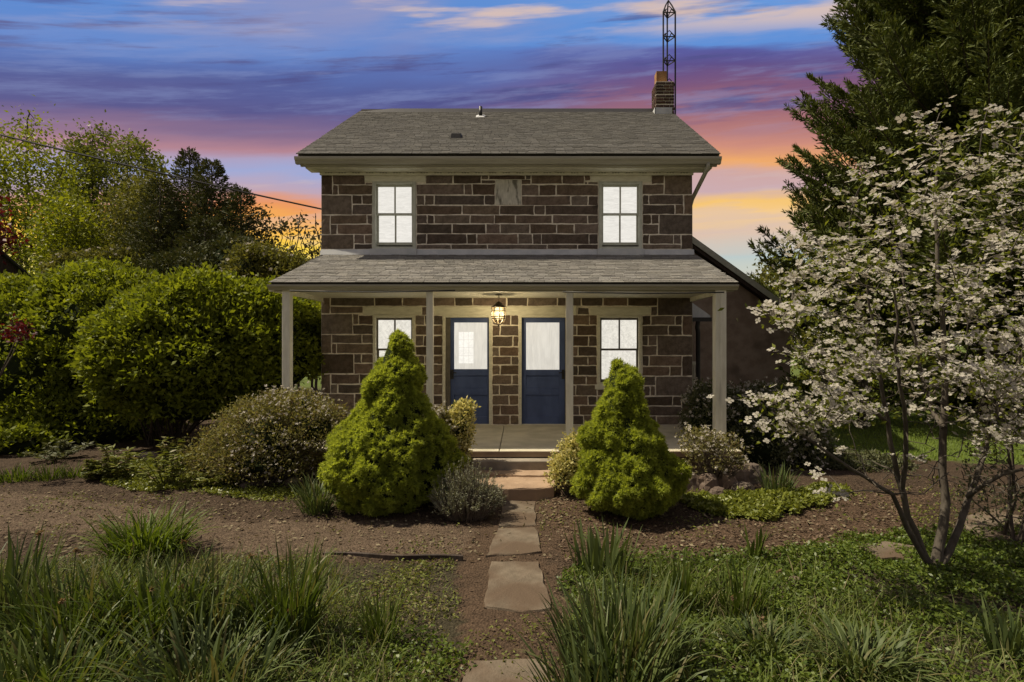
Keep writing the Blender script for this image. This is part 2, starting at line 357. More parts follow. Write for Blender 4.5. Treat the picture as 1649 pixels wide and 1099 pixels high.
def build_ground():
    H = gheight(GX, GYY)
    V = np.stack([GX, GYY, H], -1).reshape(-1, 3)
    ny, nx = GX.shape; idx = np.arange(ny * nx).reshape(ny, nx)
    F = np.stack([idx[:-1, :-1], idx[:-1, 1:], idx[1:, 1:], idx[1:, :-1]], -1).reshape(-1, 4)
    me = np_mesh('ground', V, F, 4)
    me.polygons.foreach_set('use_smooth', [True] * len(me.polygons))
    pl, rd, pr, gr, lawn = zones(GX, GYY)
    col = np.empty(GX.shape + (4,), np.float32); col[..., 3] = 1
    col[..., :3] = (.060, .042, .028)
    col[gr, :3] = (.050, .043, .026)
    col[pl, :3] = (.105, .076, .052)
    col[pr, :3] = (.085, .056, .036)
    col[rd, :3] = (.076, .051, .033)
    col[lawn, :3] = (.095, .130, .030)
    ca = me.color_attributes.new('soil', 'FLOAT_COLOR', 'POINT'); ca.data.foreach_set('color', col.ravel())
    m, t, out = mat_new('ground_soil')
    a = t.node('ShaderNodeVertexColor', layer_name='soil')
    tc = t.node('ShaderNodeTexCoord')
    n1 = t.node('ShaderNodeTexNoise', i_Scale=3.0, i_Detail=8.0, i_Roughness=.7); n2 = t.node('ShaderNodeTexVoronoi', i_Scale=42.0); n3 = t.node('ShaderNodeTexNoise', i_Scale=130.0, i_Detail=3.0)
    for n in (n1, n2, n3): t.link(tc.outputs['Object'], n.inputs['Vector'])
    hs = t.node('ShaderNodeHueSaturation')
    val = t.math('ADD', t.math('MULTIPLY', n1.outputs[0], .9), t.math('MULTIPLY', n3.outputs[0], .5))
    sp = t.node('ShaderNodeSeparateXYZ'); t.link(n2.outputs['Color'], sp.inputs[0])
    val = t.math('ADD', val, t.math('MULTIPLY', sp.outputs[0], .55))
    t.link(val, hs.inputs['Value']); t.link(a.outputs[0], hs.inputs['Color'])
    p = t.node('ShaderNodeBsdfPrincipled', i_Roughness=.95); p.inputs['Specular IOR Level'].default_value = .12
    t.link(hs.outputs[0], p.inputs['Base Color'])
    bp = t.node('ShaderNodeBump', i_Strength=.9, i_Distance=.02)
    t.link(t.math('ADD', n2.outputs['Distance'], t.math('MULTIPLY', n3.outputs[0], .6)), bp.inputs['Height']); t.link(bp.outputs[0], p.inputs['Normal'])
    t.link(p.outputs[0], out.inputs[0])
    tag(link_mesh('ground', me, m), kind='structure')
build_ground()

# ------------------------------------------------------------------ the house
XL, XR = wx(517.5), wx(1114.5)            # wall corners
YB = HY + 6.9                             # rear wall
ZF = .445                                 # porch floor
house = thing('stone_house', 'two-storey brownstone farmhouse with pale mortar, blue doors and a full-width porch', 'house', ((XL + XR) / 2, HY, 0))
OPEN = [(600, 293, 670, 405), (964, 293, 1034, 405), (601, 508, 668.5, 621), (962, 508, 1033, 621), (713, 508, 792, 684.6), (836, 508, 918, 684.6)]
def build_front_wall():
    ops = [(wx(a), wx(c), wz(d), wz(b)) for a, b, c, d in OPEN]
    xs = sorted({XL, XR} | {v for o in ops for v in o[:2]}); zs = sorted({-.1, 5.55} | {v for o in ops for v in o[2:]})
    hole = lambda x, z: any(o[0] < x < o[1] and o[2] < z < o[3] for o in ops)
    mb = MB(); y0, y1 = HY, HY + .42
    nx, nz = len(xs) - 1, len(zs) - 1
    solid = [[not hole((xs[i] + xs[i + 1]) / 2, (zs[k] + zs[k + 1]) / 2) for k in range(nz)] for i in range(nx)]
    S = lambda i, k: 0 <= i < nx and 0 <= k < nz and solid[i][k]
    for i in range(nx):
        for k in range(nz):
            if not solid[i][k]: continue
            a, b, c, d = xs[i], xs[i + 1], zs[k], zs[k + 1]
            mb.poly([(a, y0, c), (b, y0, c), (b, y0, d), (a, y0, d)]); mb.poly([(b, y1, c), (a, y1, c), (a, y1, d), (b, y1, d)])
            if not S(i - 1, k): mb.poly([(a, y1, c), (a, y0, c), (a, y0, d), (a, y1, d)])
            if not S(i + 1, k): mb.poly([(b, y0, c), (b, y1, c), (b, y1, d), (b, y0, d)])
            if not S(i, k - 1): mb.poly([(a, y1, c), (b, y1, c), (b, y0, c), (a, y0, c)])
            if not S(i, k + 1): mb.poly([(a, y0, d), (b, y0, d), (b, y1, d), (a, y1, d)])
    return mb.build('front_wall', M['mortar'], house)
front_wall = build_front_wall()

ST = []
def row(y0, y1, *xs):
    for a, b in zip(xs, xs[1:]): ST.append((a, y0, b, y1))
# upper storey, left of the window
ST += [(518, 282, 535.6, 314), (535.6, 282, 588, 298), (588, 294.5, 600, 298.5), (535.6, 298, 544.4, 314.3), (544.4, 298, 600, 314.3), (518, 314.3, 567, 346.4), (567, 314.3, 583, 329.6), (583, 314.3, 600, 329.6),
       (567, 329.6, 600, 346.4), (518, 346.4, 532, 378), (532, 346.4, 591, 361.4), (591, 346.4, 600, 361.4), (532, 361.4, 543, 378), (543, 361.4, 600, 378), (518, 378, 570, 402), (570, 378, 587, 393), (587, 378, 600, 393), (570, 393, 600, 402)]
# between the upper windows
row(282.3, 296.6, 685.8, 729.6, 774.7); row(282.3, 290, 774.7, 787, 846, 855); row(290, 296.6, 774.7, 798); row(289, 297.5, 839.5, 855); row(282.3, 297, 855, 905.3, 941); row(282.3, 291.5, 941, 951); row(293, 297.5, 941, 946.5, 963)
row(296.6, 314.6, 670.5, 747.5, 760.5, 797.5); row(314.6, 330.8, 670.5, 683.8, 699, 780, 797.5); row(297.5, 315.6, 839.5, 868, 895.5, 963.5); row(315.6, 331.5, 839.5, 919, 947, 963.5)
row(330.9, 346.5, 670.5, 744, 804.6, 860, 878, 963.5); row(346.5, 360.8, 670.5, 688, 699, 757, 796, 830, 889.4, 946, 963.5)
row(360.8, 376.8, 670.5, 728, 782.5, 805.5, 853.3, 896.6, 924.6, 963.5); row(376.8, 393.6, 670.5, 687, 752, 768, 834, 857.6, 872, 948.5, 963.5); row(393.6, 402, 670.5, 726.5, 785, 881, 930, 963.5)
# right of the upper right window
ST += [(1049, 282.3, 1069.6, 296.8), (1034.5, 294.5, 1048.5, 297), (1034.5, 297, 1069.6, 314), (1069.6, 282.3, 1114.5, 314), (1034.5, 314, 1044.7, 330), (1044.7, 314, 1101, 330), (1101, 314, 1114.5, 345.7), (1034.5, 330, 1087, 345.7), (1087, 329, 1101, 345.7),
       (1034.5, 345.7, 1048.8, 361.3), (1048.8, 345.7, 1061, 361.3), (1034.5, 361.3, 1061, 378), (1061, 345.7, 1114.5, 378), (1034.5, 378, 1045.5, 393.5), (1045.5, 378, 1084.5, 393.5), (1084.5, 378, 1096.5, 393.5), (1034.5, 393.5, 1097, 402), (1097, 378, 1114.5, 402)]
# under the porch roof, top course
ST += [(518, 477, 532, 505.5)]; row(477, 493.5, 532, 603, 648, 689, 732.5, 761.5, 816, 849.5, 897.5, 936, 971, 1011, 1059)
ST += [(532, 493.5, 585, 505.5), (518, 505.5, 568, 539), (568, 505.5, 577.5, 523), (577.5, 508, 601, 523), (568, 523, 601, 539), (518, 539, 534, 570), (534, 539, 583, 553.5), (583, 539, 601, 553.5), (534, 553.5, 542, 570), (542, 553.5, 601, 570),
       (518, 570, 570, 602.6), (570, 570, 582, 585.3), (582, 570, 601, 585.3), (570, 585.3, 601, 602.6), (518, 602.6, 532.5, 634), (532.5, 602.6, 579, 619), (579, 602.6, 601, 619), (532.5, 619, 544, 634), (544, 619, 601, 634),
       (518, 634, 571, 666), (571, 634, 601, 650), (571, 650, 620, 666), (601, 634, 640, 650), (640, 622, 669, 650), (620, 650, 669, 666), (601, 622, 640, 634), (518, 666, 560, 684.5), (560, 666, 618, 684.5), (618, 666, 669, 684.5)]
ys = [508, 524, 540.5, 557.7, 572.7, 587, 603.8, 619, 636.6, 652, 667.5, 684.5]
ST += [(679, 494, 690, 508)]
for k, (a, b) in enumerate(zip(ys, ys[1:])): row(a, b, *([669, 684, 698, 713] if k % 4 == 0 else [669, 682, 713] if k % 2 == 0 else [669, 694, 713] if k == 8 else [669, 713]))
ys = [507.5, 524, 541.5, 558.7, 574, 588, 603.8, 619.8, 636.2, 652.6, 668.8, 684.5]
for (a, b), j in zip(zip(ys, ys[1:]), (822.6, 805.4, 826, 804, 823, 805.4, 824.5, 804.4, 819.6, 805.6, 821.4)): row(a, b, 792.5, j, 835.5)
ys = [507.5, 524, 541, 558, 574, 589, 605.5, 620, 637.8, 653, 669, 684.5]
ST += [(930, 495.5, 949, 507.5)]
for (a, b), j in zip(zip(ys, ys[1:]), (949, 929, 948, 931, 946.8, 931, 944, 927, 946.8, 933, 940)): row(a, b, 918.5, j, 961.5)
ST += [(961.5, 627, 990, 637.8), (990, 622, 1034, 637.8), (961.5, 637.8, 1000, 653), (1000, 637.8, 1038, 653), (961.5, 653, 984, 669), (984, 653, 1038, 669), (961.5, 669, 1010, 684.5), (1010, 669, 1034, 684.5)]
ST += [(1059, 477, 1114.5, 508.5), (1048, 494, 1059, 508.5), (1034, 508.5, 1048, 524), (1048, 508.5, 1087, 524), (1087, 508.5, 1098.6, 524), (1098.6, 508.5, 1114.5, 540.5), (1034, 524, 1076, 540.5), (1076, 524, 1098.6, 540.5),
       (1034, 540.5, 1044, 557), (1044, 540.5, 1058, 557), (1034, 557, 1058, 573), (1058, 540.5, 1114.5, 573), (1034, 573, 1045.5, 590), (1045.5, 573, 1098, 590), (1034, 590, 1078.6, 606), (1078.6, 590, 1098, 606), (1098, 573, 1114.5, 606),
       (1034, 606, 1055.5, 621.5), (1034, 621.5, 1047, 637.8), (1047, 621.5, 1055.5, 637.8), (1055.5, 606, 1114.5, 638.3), (1038, 638.3, 1083, 654), (1083, 638.3, 1097.6, 654), (1038, 654, 1097.6, 670), (1097.6, 638.3, 1114.5, 670), (1034, 670, 1057, 684.5), (1057, 670, 1114.5, 684.5)]
def build_stones():
    bx, by, bz = base_of(front_wall)
    for (a, b, c, d) in ST:
        g = .95
        x0, x1, z0, z1 = wx(a + (0 if a <= 518 else g)), wx(c - (0 if c >= 1114 else g)), wz(d - g), wz(b + g)
        w, h = x1 - x0, z1 - z0
        if w < .03 or h < .02: continue
        nx, nz = (4, 2) if w > 1.5 * h else (3, 3)
        mj = min(.009, h * .08)
        cx, cz = (x0 + x1) / 2, (z0 + z1) / 2; bulge = random.uniform(.006, .013)
        def pt(i, k):
            edge = i in (0, nx) or k in (0, nz)
            jx = random.uniform(-mj, mj) if not (a <= 518 and i == 0) and not (c >= 1114 and i == nx) else 0
            jz = random.uniform(-mj, mj)
            if edge and (i in (0, nx)) != (k in (0, nz)): jx *= .6; jz *= .6
            y = -.003 - random.uniform(0, .003) if edge else -bulge - random.uniform(-.004, .005)
            return (x0 + w * i / nx + jx - cx, y, z0 + h * k / nz + jz - cz)
        idx = {}; v = []; f = []
        for k in range(nz + 1):
            for i in range(nx + 1): idx[i, k] = len(v); v.append(pt(i, k))
        for k in range(nz):
            for i in range(nx): f.append((idx[i, k], idx[i + 1, k], idx[i + 1, k + 1], idx[i, k + 1]))
        ring = [(i, 0) for i in range(nx)] + [(nx, k) for k in range(nz)] + [(i, nz) for i in range(nx, 0, -1)] + [(0, k) for k in range(nz, 0, -1)]
        rb = []
        for q in ring: x, y, z = v[idx[q]]; rb.append(len(v)); v.append((x, .02, z))
        for n in range(len(ring)):
            m = (n + 1) % len(ring); f.append((idx[ring[m]], idx[ring[n]], rb[n], rb[m]))
        me = bpy.data.meshes.new('stone'); me.from_pydata(v, [], f); me.update()
        o = link_mesh('stone', me, M['stone'], front_wall); o.location = (cx - bx, HY - by, cz - bz)
build_stones()

# side and rear walls, mortared stone seen only edge-on
MB().box(XL, XL + .4, HY + .42, YB, -.1, 5.55).build('side_wall', M['stucco'], house)
MB().box(XR - .4, XR, HY + .42, YB, -.1, 5.55).build('side_wall', M['stucco'], house)
MB().box(XL + .4, XR - .4, YB - .4, YB, -.1, 5.55).build('rear_wall', M['stucco'], house)
# date stone, lintels, flashing
MB().box(wx(798), wx(839.3), HY - .012, HY + .05, wz(330.4), wz(290)).build('date_stone', M['datestone'], house, bevel=.006)
for a, b, c, d in [(587.5, 280.5, 685.8, 293.5), (951.3, 280.5, 1048.5, 293.5), (585.5, 494.2, 679, 507.6), (950.5, 495, 1047.3, 507.8), (691, 494, 928, 507.6)]:
    MB().box(wx(a), wx(c), HY - .022, HY + .12, wz(d), wz(b)).build('lintel', M['wood'], house, bevel=.005)
for a, c in [(517, 597.5), (671.5, 963), (1036.5, 1117)]:
    MB().hexa([(wx(a), HY - .06, wz(411.5)), (wx(c), HY - .06, wz(411.5)), (wx(c), HY + .002, wz(411.5)), (wx(a), HY + .002, wz(411.5)),
               (wx(a), HY - .024, wz(402.3)), (wx(c), HY - .024, wz(402.3)), (wx(c), HY - .001, wz(402.3)), (wx(a), HY - .001, wz(402.3))]).build('roof_flashing', M['flash'], house)

def frame(mb, a, b, c, d, t, y0, y1, tb=None, tt=None):
    """rectangular frame a..c wide, b..d high (picture units), t wide"""
    tb = tb or t; tt = tt or t
    mb.box(wx(a), wx(a + t), y0, y1, wz(d), wz(b)); mb.box(wx(c - t), wx(c), y0, y1, wz(d), wz(b))
    mb.box(wx(a + t), wx(c - t), y0, y1, wz(b + tt), wz(b)); mb.box(wx(a + t), wx(c - t), y0, y1, wz(d), wz(d - tb)); return mb
def window(a, b, c, d, upper):
    """double-hung window; a..d is the opening"""
    wn = frame(MB(), a, b, c, d, 5.2 if upper else 4.4, HY - .03, HY + .16, tt=4).build('window', M['wood'] if not upper else M['sash_grey'], house, bevel=.004)
    sm = M['sash_grey'] if upper else M['sash_brown']; pm = M['pane_up'] if upper else M['pane']
    t = 5.2 if upper else 4.4
    ia, ic, ib, idd = a + t, c - t, b + 4, d - (9 if upper else 5)
    mid = (ib + idd) / 2 - (1.2 if upper else 1); mx = (a + c) / 2 + .3
    s1 = MB(); y0, y1 = HY + .035, HY + .075
    frame(s1, ia, ib, ic, mid + 1.7, 2.8, y0, y1, tb=3.2, tt=3.6); s1.box(wx(mx - 1.3), wx(mx + 1.3), y0 + .004, y1 - .004, wz(mid - 1.5), wz(ib + 3.6))
    s1.build('upper_sash', sm, wn, bevel=.003)
    s2 = MB(); y2, y3 = HY + .080, HY + .120
    frame(s2, ia, mid - 1.5, ic, idd, 3.1, y2, y3, tb=4.6, tt=3.4)
    if upper: s2.box(wx(mx - 1.4), wx(mx + 1.4), y2 + .004, y3 - .004, wz(idd - 4.6), wz(mid + 1.9))
    s2.build('lower_sash', sm, wn, bevel=.003)
    for k in (0, 1):
        x0, x1 = (ia + 2, mx) if k == 0 else (mx, ic - 2)
        MB().box(wx(x0), wx(x1), y0 + .016, y0 + .024, wz(mid), wz(ib + 2)).build('pane', pm, wn)
        if upper: MB().box(wx(x0), wx(x1), y2 + .016, y2 + .024, wz(idd - 2), wz(mid)).build('pane', pm, wn)
    if not upper: MB().box(wx(ia + 2), wx(ic - 2), y2 + .016, y2 + .024, wz(idd - 2), wz(mid)).build('pane', pm, wn)
    if upper: MB().box(wx(a - 2.3), wx(c - .5 + 2.3), HY - .085, HY + .05, wz(412.5), wz(401.8)).build('sill', M['flash'], wn, bevel=.005)
    else: MB().box(wx(a - 4), wx(c + 4), HY - .07, HY + .1, wz(627), wz(620)).build('sill', M['wood_white'], wn, bevel=.006)
for q, (a, b, c, d) in enumerate(OPEN[:4]): window(a, b, c, d if q > 1 else 403, q < 2)

def door(a, c, da, dc, ga, gc, gb, gd, hinge_right):
    cas = MB(); y0, y1 = HY - .02, HY + .12
    cas.box(wx(a), wx(a + 4), y0, y1, ZF + .005, wz(507.8)); cas.box(wx(c - 4.5), wx(c), y0, y1, ZF + .005, wz(507.8)); cas.box(wx(a + 4), wx(c - 4.5), y0, y1, wz(511.6), wz(507.8))
    jl, jr = wx(a + 4), wx(c - 4.5)
    dr = MB().box(jl + .004, wx(da), HY + .04, HY + .14, ZF + .004, wz(511.8)).box(wx(dc), jr - .004, HY + .04, HY + .14, ZF + .004, wz(511.8)).build('door_jamb', M['sash_brown'], house)
    cas.build('door_casing', M['wood'], dr, bevel=.004)
    b = MB(); Y0, Y1 = HY + .075, HY + .118; x0, x1 = wx(da), wx(dc); top, bot = wz(512), ZF + .012
    sw = .075
    g0, g1, gt, gb_ = wx(ga), wx(gc), wz(gb), wz(gd)
    b.box(x0, g0, Y0, Y1, bot, top); b.box(g1, x1, Y0, Y1, bot, top)                      # stiles
    b.box(g0, g1, Y0, Y1, gt, top)                                                      # top rail
    r1, r2, r3, r4 = wz(605.5), wz(627), wz(637), wz(672)
    b.box(g0, g1, Y0, Y1, r1, gb_); b.box(g0, g1, Y0, Y1, r3, r2); b.box(g0, g1, Y0, Y1, bot, r4)
    d = b.build('door', M['blue'], house, bevel=.004)
    MB().box(g0, g1, Y0 + .022, Y1 - .004, r2, r1).build('door_panel', M['blue'], d)
    MB().box(g0, g1, Y0 + .022, Y1 - .004, r4, r3).build('door_panel', M['blue'], d)
    MB().box(g0 - .004, g1 + .004, Y0 + .016, Y0 + .024, gb_ - .004, gt + .004).build('glass_pane', M['pane_door'], d)
    hx = wx(dc + 1.8) if hinge_right else wx(da - 1.5)
    for zz in (522.5, 657):
        MB().box(hx - .03, hx + .03, HY + .035, HY + .085, wz(zz + 4), wz(zz - 4)).build('hinge', M['black'], d)
    lx = wx(da + 3) if hinge_right else wx(dc - 3)
    h = MB(); h.box(lx - .028, lx + .028, HY + .055, HY + .076, wz(611), wz(596)); h.tube([(lx, HY + .05, wz(600)), (lx, HY + .01, wz(600))], .012); h.tube([(lx - .01, HY + .012, wz(600)), (lx + (.09 if hinge_right else -.09), HY + .012, wz(601))], .011)
    h.build('handle', M['black'], d)
    MB().box(wx(da) - .02, wx(dc) + .02, HY - .01, HY + .2, ZF + .002, ZF + .014).build('threshold', M['wood'], d)
    return d, (g0, g1, gb_, gt, Y0)
door(836, 918, 839.5, 910, 847, 901, 519.5, 596, False)
d1, (g0, g1, gb_, gt, dy) = door(713, 792, 724.5, 789, 730.5, 784, 519.5, 595, True)
# the far window that shows through the first door's glass
bw = MB(); bx0, bx1, bz0, bz1 = wx(737.5), wx(762), wz(586), wz(534.5)
for i in range(3):
    for k in range(4):
        bw.box(bx0 + (bx1 - bx0) * i / 3 + .004, bx0 + (bx1 - bx0) * (i + 1) / 3 - .004, dy + .0120, dy + .0150, bz0 + (bz1 - bz0) * k / 4 + .004, bz0 + (bz1 - bz0) * (k + 1) / 4 - .004)
bw.build('lit_far_window', M['pane_back'], d1, kind='stuff')

# ---- main roof
EY, EZ = HY - .42, 5.70                      # front eave
RY = HY + 3.46; RZ = 8.12                    # ridge
EXL, EXR = wx(480) * 1.0, wx(1158.5)
EXL, EXR = (480 - VPX) * EY / FPX, (1158 - VPX) * EY / FPX
def shingles(name, parent, x0, x1, y0, z0, y1, z1, expo=.118, seed=1, tabw=.18, mat='shingle'):
    """rows of thin tabs lying on a slope, lower edge at (y0,z0), upper at (y1,z1)"""
    rg = random.Random(seed); L = math.hypot(y1 - y0, z1 - z0); uy, uz = (y1 - y0) / L, (z1 - z0) / L; ny, nz = -uz, uy
    mb = MB(); k = 0; s = -.02
    while s < L - .02:
        x = x0 - rg.uniform(0, tabw); drift = rg.uniform(-.012, .012)
        while x < x1:
            w = tabw * rg.uniform(.82, 1.2); a, b = max(x, x0), min(x + w - .007, x1); x += w
            if b - a < .02: continue
            t = .010 + rg.uniform(0, .006); so = s + drift * .5 + rg.uniform(-.006, .006); se = min(s + expo * 1.35, L)
            P = lambda xx, ss, h: (xx, y0 + uy * ss + ny * h, z0 + uz * ss + nz * h)
            mb.hexa([P(a, so, .001), P(b, so, .001), P(b, se, .001), P(a, se, .001), P(a, so, t + .004), P(b, so, t + .004), P(b, se, .006), P(a, se, .006)])
        s += expo; k += 1
    return mb.build(name, M[mat], parent, kind='stuff')
def slope_slab(mb, x0, x1, y0, z0, y1, z1, t):
    L = math.hypot(y1 - y0, z1 - z0); ny, nz = -(z1 - z0) / L, (y1 - y0) / L
    o = lambda y, z: (y - ny * t, z - nz * t)
    (a, b), (c, d) = o(y0, z0), o(y1, z1)
    return mb.hexa([(x0, a, b), (x1, a, b), (x1, c, d), (x0, c, d), (x0, y0, z0), (x1, y0, z0), (x1, y1, z1), (x0, y1, z1)])
rf = slope_slab(MB(), EXL, EXR, EY, EZ, RY, RZ, .09)
slope_slab(rf, EXL, EXR, 2 * RY - EY, EZ, RY, RZ - .002, .09)
roof = rf.build('main_roof', M['roofdark'], house)
shingles('shingles', roof, EXL - .02, EXR + .02, EY - .03, EZ - .012, RY, RZ, seed=3)
shingles('rear_shingles', roof, EXL - .02, EXR + .02, 2 * RY - EY, EZ, RY, RZ, expo=.6, seed=4, tabw=1.2)
MB().hexa([(EXL - .02, RY - .16, RZ - .085), (EXR - .45, RY - .16, RZ - .085), (EXR - .45, RY + .16, RZ - .085), (EXL - .02, RY + .16, RZ - .085),
           (EXL + .8, RY - .03, RZ + .06), (EXR - .45, RY - .03, RZ + .06), (EXR - .45, RY + .03, RZ + .045), (EXL + .8, RY + .03, RZ + .045)]).build('ridge_vent', M['black'], roof)
# gables above the side walls
for x0, x1 in ((XL, XL + .3), (XR - .3, XR)):
    MB().hexa([(x0, HY + .02, 5.5), (x1, HY + .02, 5.5), (x1, YB - .02, 5.5), (x0, YB - .02, 5.5), (x0, RY - .02, RZ - .16), (x1, RY - .02, RZ - .16), (x1, RY + .02, RZ - .16), (x0, RY + .02, RZ - .16)]).build('gable', M['stucco'], house)
# eave: soffit, crown board, gutter
MB().box(EXL + .10, EXR - .10, EY + .10, HY - .024, 5.455, 5.485).build('soffit', M['wood'], house)
MB().box(XL - .01, XR + .01, HY - .075, HY - .026, 5.40, 5.452).build('crown_board', M['wood'], house, bevel=.008)
vent = MB(); x = XL + .1
rgv = random.Random(5)
while x < XR - .1:
    for j in range(3): vent.box(x + j * .055, x + j * .055 + .035, HY - .0795, HY - .0755, 5.434, 5.442)
    x += .27
vent.build('soffit_vent_holes', M['black'], house, kind='stuff')
MB().box(EXL + .02, EXR - .02, EY + .05, EY + .098, 5.475, 5.615).build('fascia', M['gutter'], house, bevel=.004)
def gutter(name, x0, x1, y, z, h, dpt, parent):
    prof = [(y, z - h), (y + .004, z - h + .03), (y - dpt * .55, z - h + .035), (y - dpt * .75, z - h * .62), (y - dpt * .9, z - h * .45), (y - dpt, z - h * .30), (y - dpt, z), (y - dpt + .012, z), (y - dpt + .012, z - .02), (y - .01, z - .05), (y - .01, z), (y, z)]
    prof = [(y, z - h), (y - dpt * .55, z - h), (y - dpt * .72, z - h * .66), (y - dpt * .93, z - h * .42), (y - dpt, z - h * .22), (y - dpt, z), (y - dpt + .014, z), (y - dpt + .014, z - h * .25), (y - .02, z - h * .25), (y - .02, z - .01), (y, z - .01)]
    return MB().extrude(prof, x0, x1).build(name, M['gutter'], parent)
gutter('gutter', EXL - .045, EXR + .03, EY + .05, 5.628, .125, .125, house)
# gable overhang rake boards
for xx in (EXL, EXR):
    b = MB(); x0, x1 = (xx - .012, xx + .02) if xx < 0 else (xx - .02, xx + .012)
    L = math.hypot(RY - EY, RZ - EZ); ny, nz = -(RZ - EZ) / L, (RY - EY) / L
    b.hexa([(x0, EY - ny * .2, EZ - nz * .2), (x1, EY - ny * .2, EZ - nz * .2), (x1, RY - ny * .2, RZ - nz * .2), (x0, RY - ny * .2, RZ - nz * .2), (x0, EY - ny * .012, EZ - nz * .012), (x1, EY - ny * .012, EZ - nz * .012), (x1, RY - ny * .012, RZ - nz * .012), (x0, RY - ny * .012, RZ - nz * .012)])
    b.build('rake_board', M['wood'], house)
dsx = (1141 - VPX) * 10.75 / FPX
MB().tube([(dsx, EY + .0, 5.53), (dsx, EY + .0, 5.46), (dsx - .03, EY + .06, 5.36), (XR + .09, HY + .32, 5.02), (XR + .07, HY + .38, 4.90), (XR + .07, HY + .38, .3)], .042, 8).build('downspout', M['gutter'], house, smooth=True)
MB().tube([(0 + (774 - VPX) * 14.0 / FPX, 14.0, 7.68), ((774 - VPX) * 14.0 / FPX, 14.0, 7.96)], .042, 8).build('vent_pipe', M['black'], roof, smooth=True)
vx = (774 - VPX) * 14.0 / FPX
MB().hexa([(vx - .14, 13.85, 7.615), (vx + .14, 13.85, 7.615), (vx + .14, 14.12, 7.79), (vx - .14, 14.12, 7.79), (vx - .06, 13.93, 7.70), (vx + .06, 13.93, 7.70), (vx + .06, 14.07, 7.79), (vx - .06, 14.07, 7.79)]).build('pipe_collar', M['flash'], roof)
vx = (735 - VPX) * 12.0 / FPX
MB().hexa([(vx - .11, 11.85, 6.37), (vx + .11, 11.85, 6.37), (vx + .11, 12.1, 6.53), (vx - .11, 12.1, 6.53), (vx - .09, 11.87, 6.50), (vx + .09, 11.87, 6.50), (vx + .09, 12.08, 6.58), (vx - .09, 12.08, 6.58)]).build('roof_vent', M['black'], roof)
# chimney on the right gable: courses of brick, bands of light mortar, clay flue
cx0, cx1, cy0, cy1 = 3.06, 3.53, 14.30, 14.84
chim = MB().box(cx0 + .012, cx1 - .012, cy0 + .012, cy1 - .012, 7.5, 8.735).build('chimney', M['mortar'], house)
bk = MB(); z = 7.60; k = 0; rg = random.Random(8)
while z < 8.70:
    h = .068
    n = 2; off = .5 if k % 2 else 0
    xs = [cx0, cx0 + .2 + .1 * off, cx1 - .02 - .1 * (1 - off), cx1]
    for a, b in zip(xs, xs[1:]):
        if b - a > .03:
            bk.box(a + .005, b - .005, cy0 - rg.uniform(0, .004), cy0 + .08, z + .006, z + h - .004); bk.box(a + .005, b - .005, cy1 - .08, cy1 + .002, z + .006, z + h - .004)
    ysl = [cy0 + .085, cy0 + .2 + .12 * off, cy1 - .12, cy1 - .085]
    for a, b in zip(ysl, ysl[1:]):
        if b - a > .03:
            bk.box(cx0 - rg.uniform(0, .004), cx0 + .06, a + .005, b - .005, z + .006, z + h - .004); bk.box(cx1 - .06, cx1 + .003, a + .005, b - .005, z + .006, z + h - .004)
    z += .078 if k not in (6, 9) else .094; k += 1
bk.build('brickwork', M['brick'], chim, kind='stuff')
MB().box(cx0 - .02, cx1 - .06, cy0 - .02, cy0 - .006, 7.72, 8.06).box(cx0 - .03, cx0 - .008, cy0 - .02, cy1, 7.8, 8.06).build('chimney_flashing', M['flash'], chim)
fl = MB(); fx0, fx1, fy0, fy1 = 3.10, 3.36, 14.40, 14.66
for a in ((fx0, fx1, fy0, fy0 + .03), (fx0, fx1, fy1 - .03, fy1), (fx0, fx0 + .03, fy0 + .031, fy1 - .031), (fx1 - .03, fx1, fy0 + .031, fy1 - .031)): fl.box(a[0], a[1], a[2], a[3], 8.70, 9.04)
fl.build('flue', M['clay'], chim)

# ---- porch
PY = 8.50
PX0, PX1 = -4.02, 3.12
fl = MB(); jx0, jx1 = (812 - VPX) * HY / FPX, (804 - VPX) * PY / FPX
for (a0, a1, b0, b1) in ((PX0, jx1 - .004, PX0, jx0 - .004), (jx1 + .004, PX1, jx0 + .004, PX1)):
    fl.hexa([(a0, PY, ZF - .095), (a1, PY, ZF - .095), (b1, HY - .002, ZF - .095), (b0, HY - .002, ZF - .095), (a0, PY, ZF), (a1, PY, ZF), (b1, HY - .002, ZF), (b0, HY - .002, ZF)])
porch = fl.build('porch_floor', M['concrete'], house, bevel=.012)
MB().box(PX0 + .08, PX1 - .08, PY + .07, HY - .01, -.2, ZF - .097).build('porch_foundation', M['rock'], house)
MB().box(PX0 + .01, PX1 - .01, PY - .012, PY - .002, ZF - .092, ZF - .012).build('slab_edge', M['redstone'], porch)
# boards of the porch ceiling
GYe, GZe = 8.86, 3.03
ceil = MB().box(XL + .02, XR - .02, GYe + .10, HY - .025, 2.985, 3.005).build('porch_ceiling', M['wood_white'], house)
yb = GYe + .11
while yb < HY - .06:
    MB().box(XL + .03, XR - .03, yb, yb + .092, 2.972, 2.984).build('board', M['wood_white'], ceil); yb += .098
GXL, GXR = (437 - VPX) * GYe / FPX, (1185 - VPX) * GYe / FPX
WZ = wz(411)
def warp_slab(x00, x01, x10, x11, y0, z0, y1, z1, t):
    return MB().hexa([(x00, y0, z0 - t), (x01, y0, z0 - t), (x11, y1, z1 - t), (x10, y1, z1 - t), (x00, y0, z0), (x01, y0, z0), (x11, y1, z1), (x10, y1, z1)])
proof = warp_slab(GXL, GXR, XL - .03, XR + .03, GYe, GZe, HY - .005, WZ, .06).build('porch_roof', M['roofdark'], house)
shingles('shingles', proof, max(GXL, XL - .03) - .02, min(GXR, XR + .03) + .03, GYe - .03, GZe - .008, HY - .03, WZ - .006, expo=.122, seed=9, mat='shingle_porch')
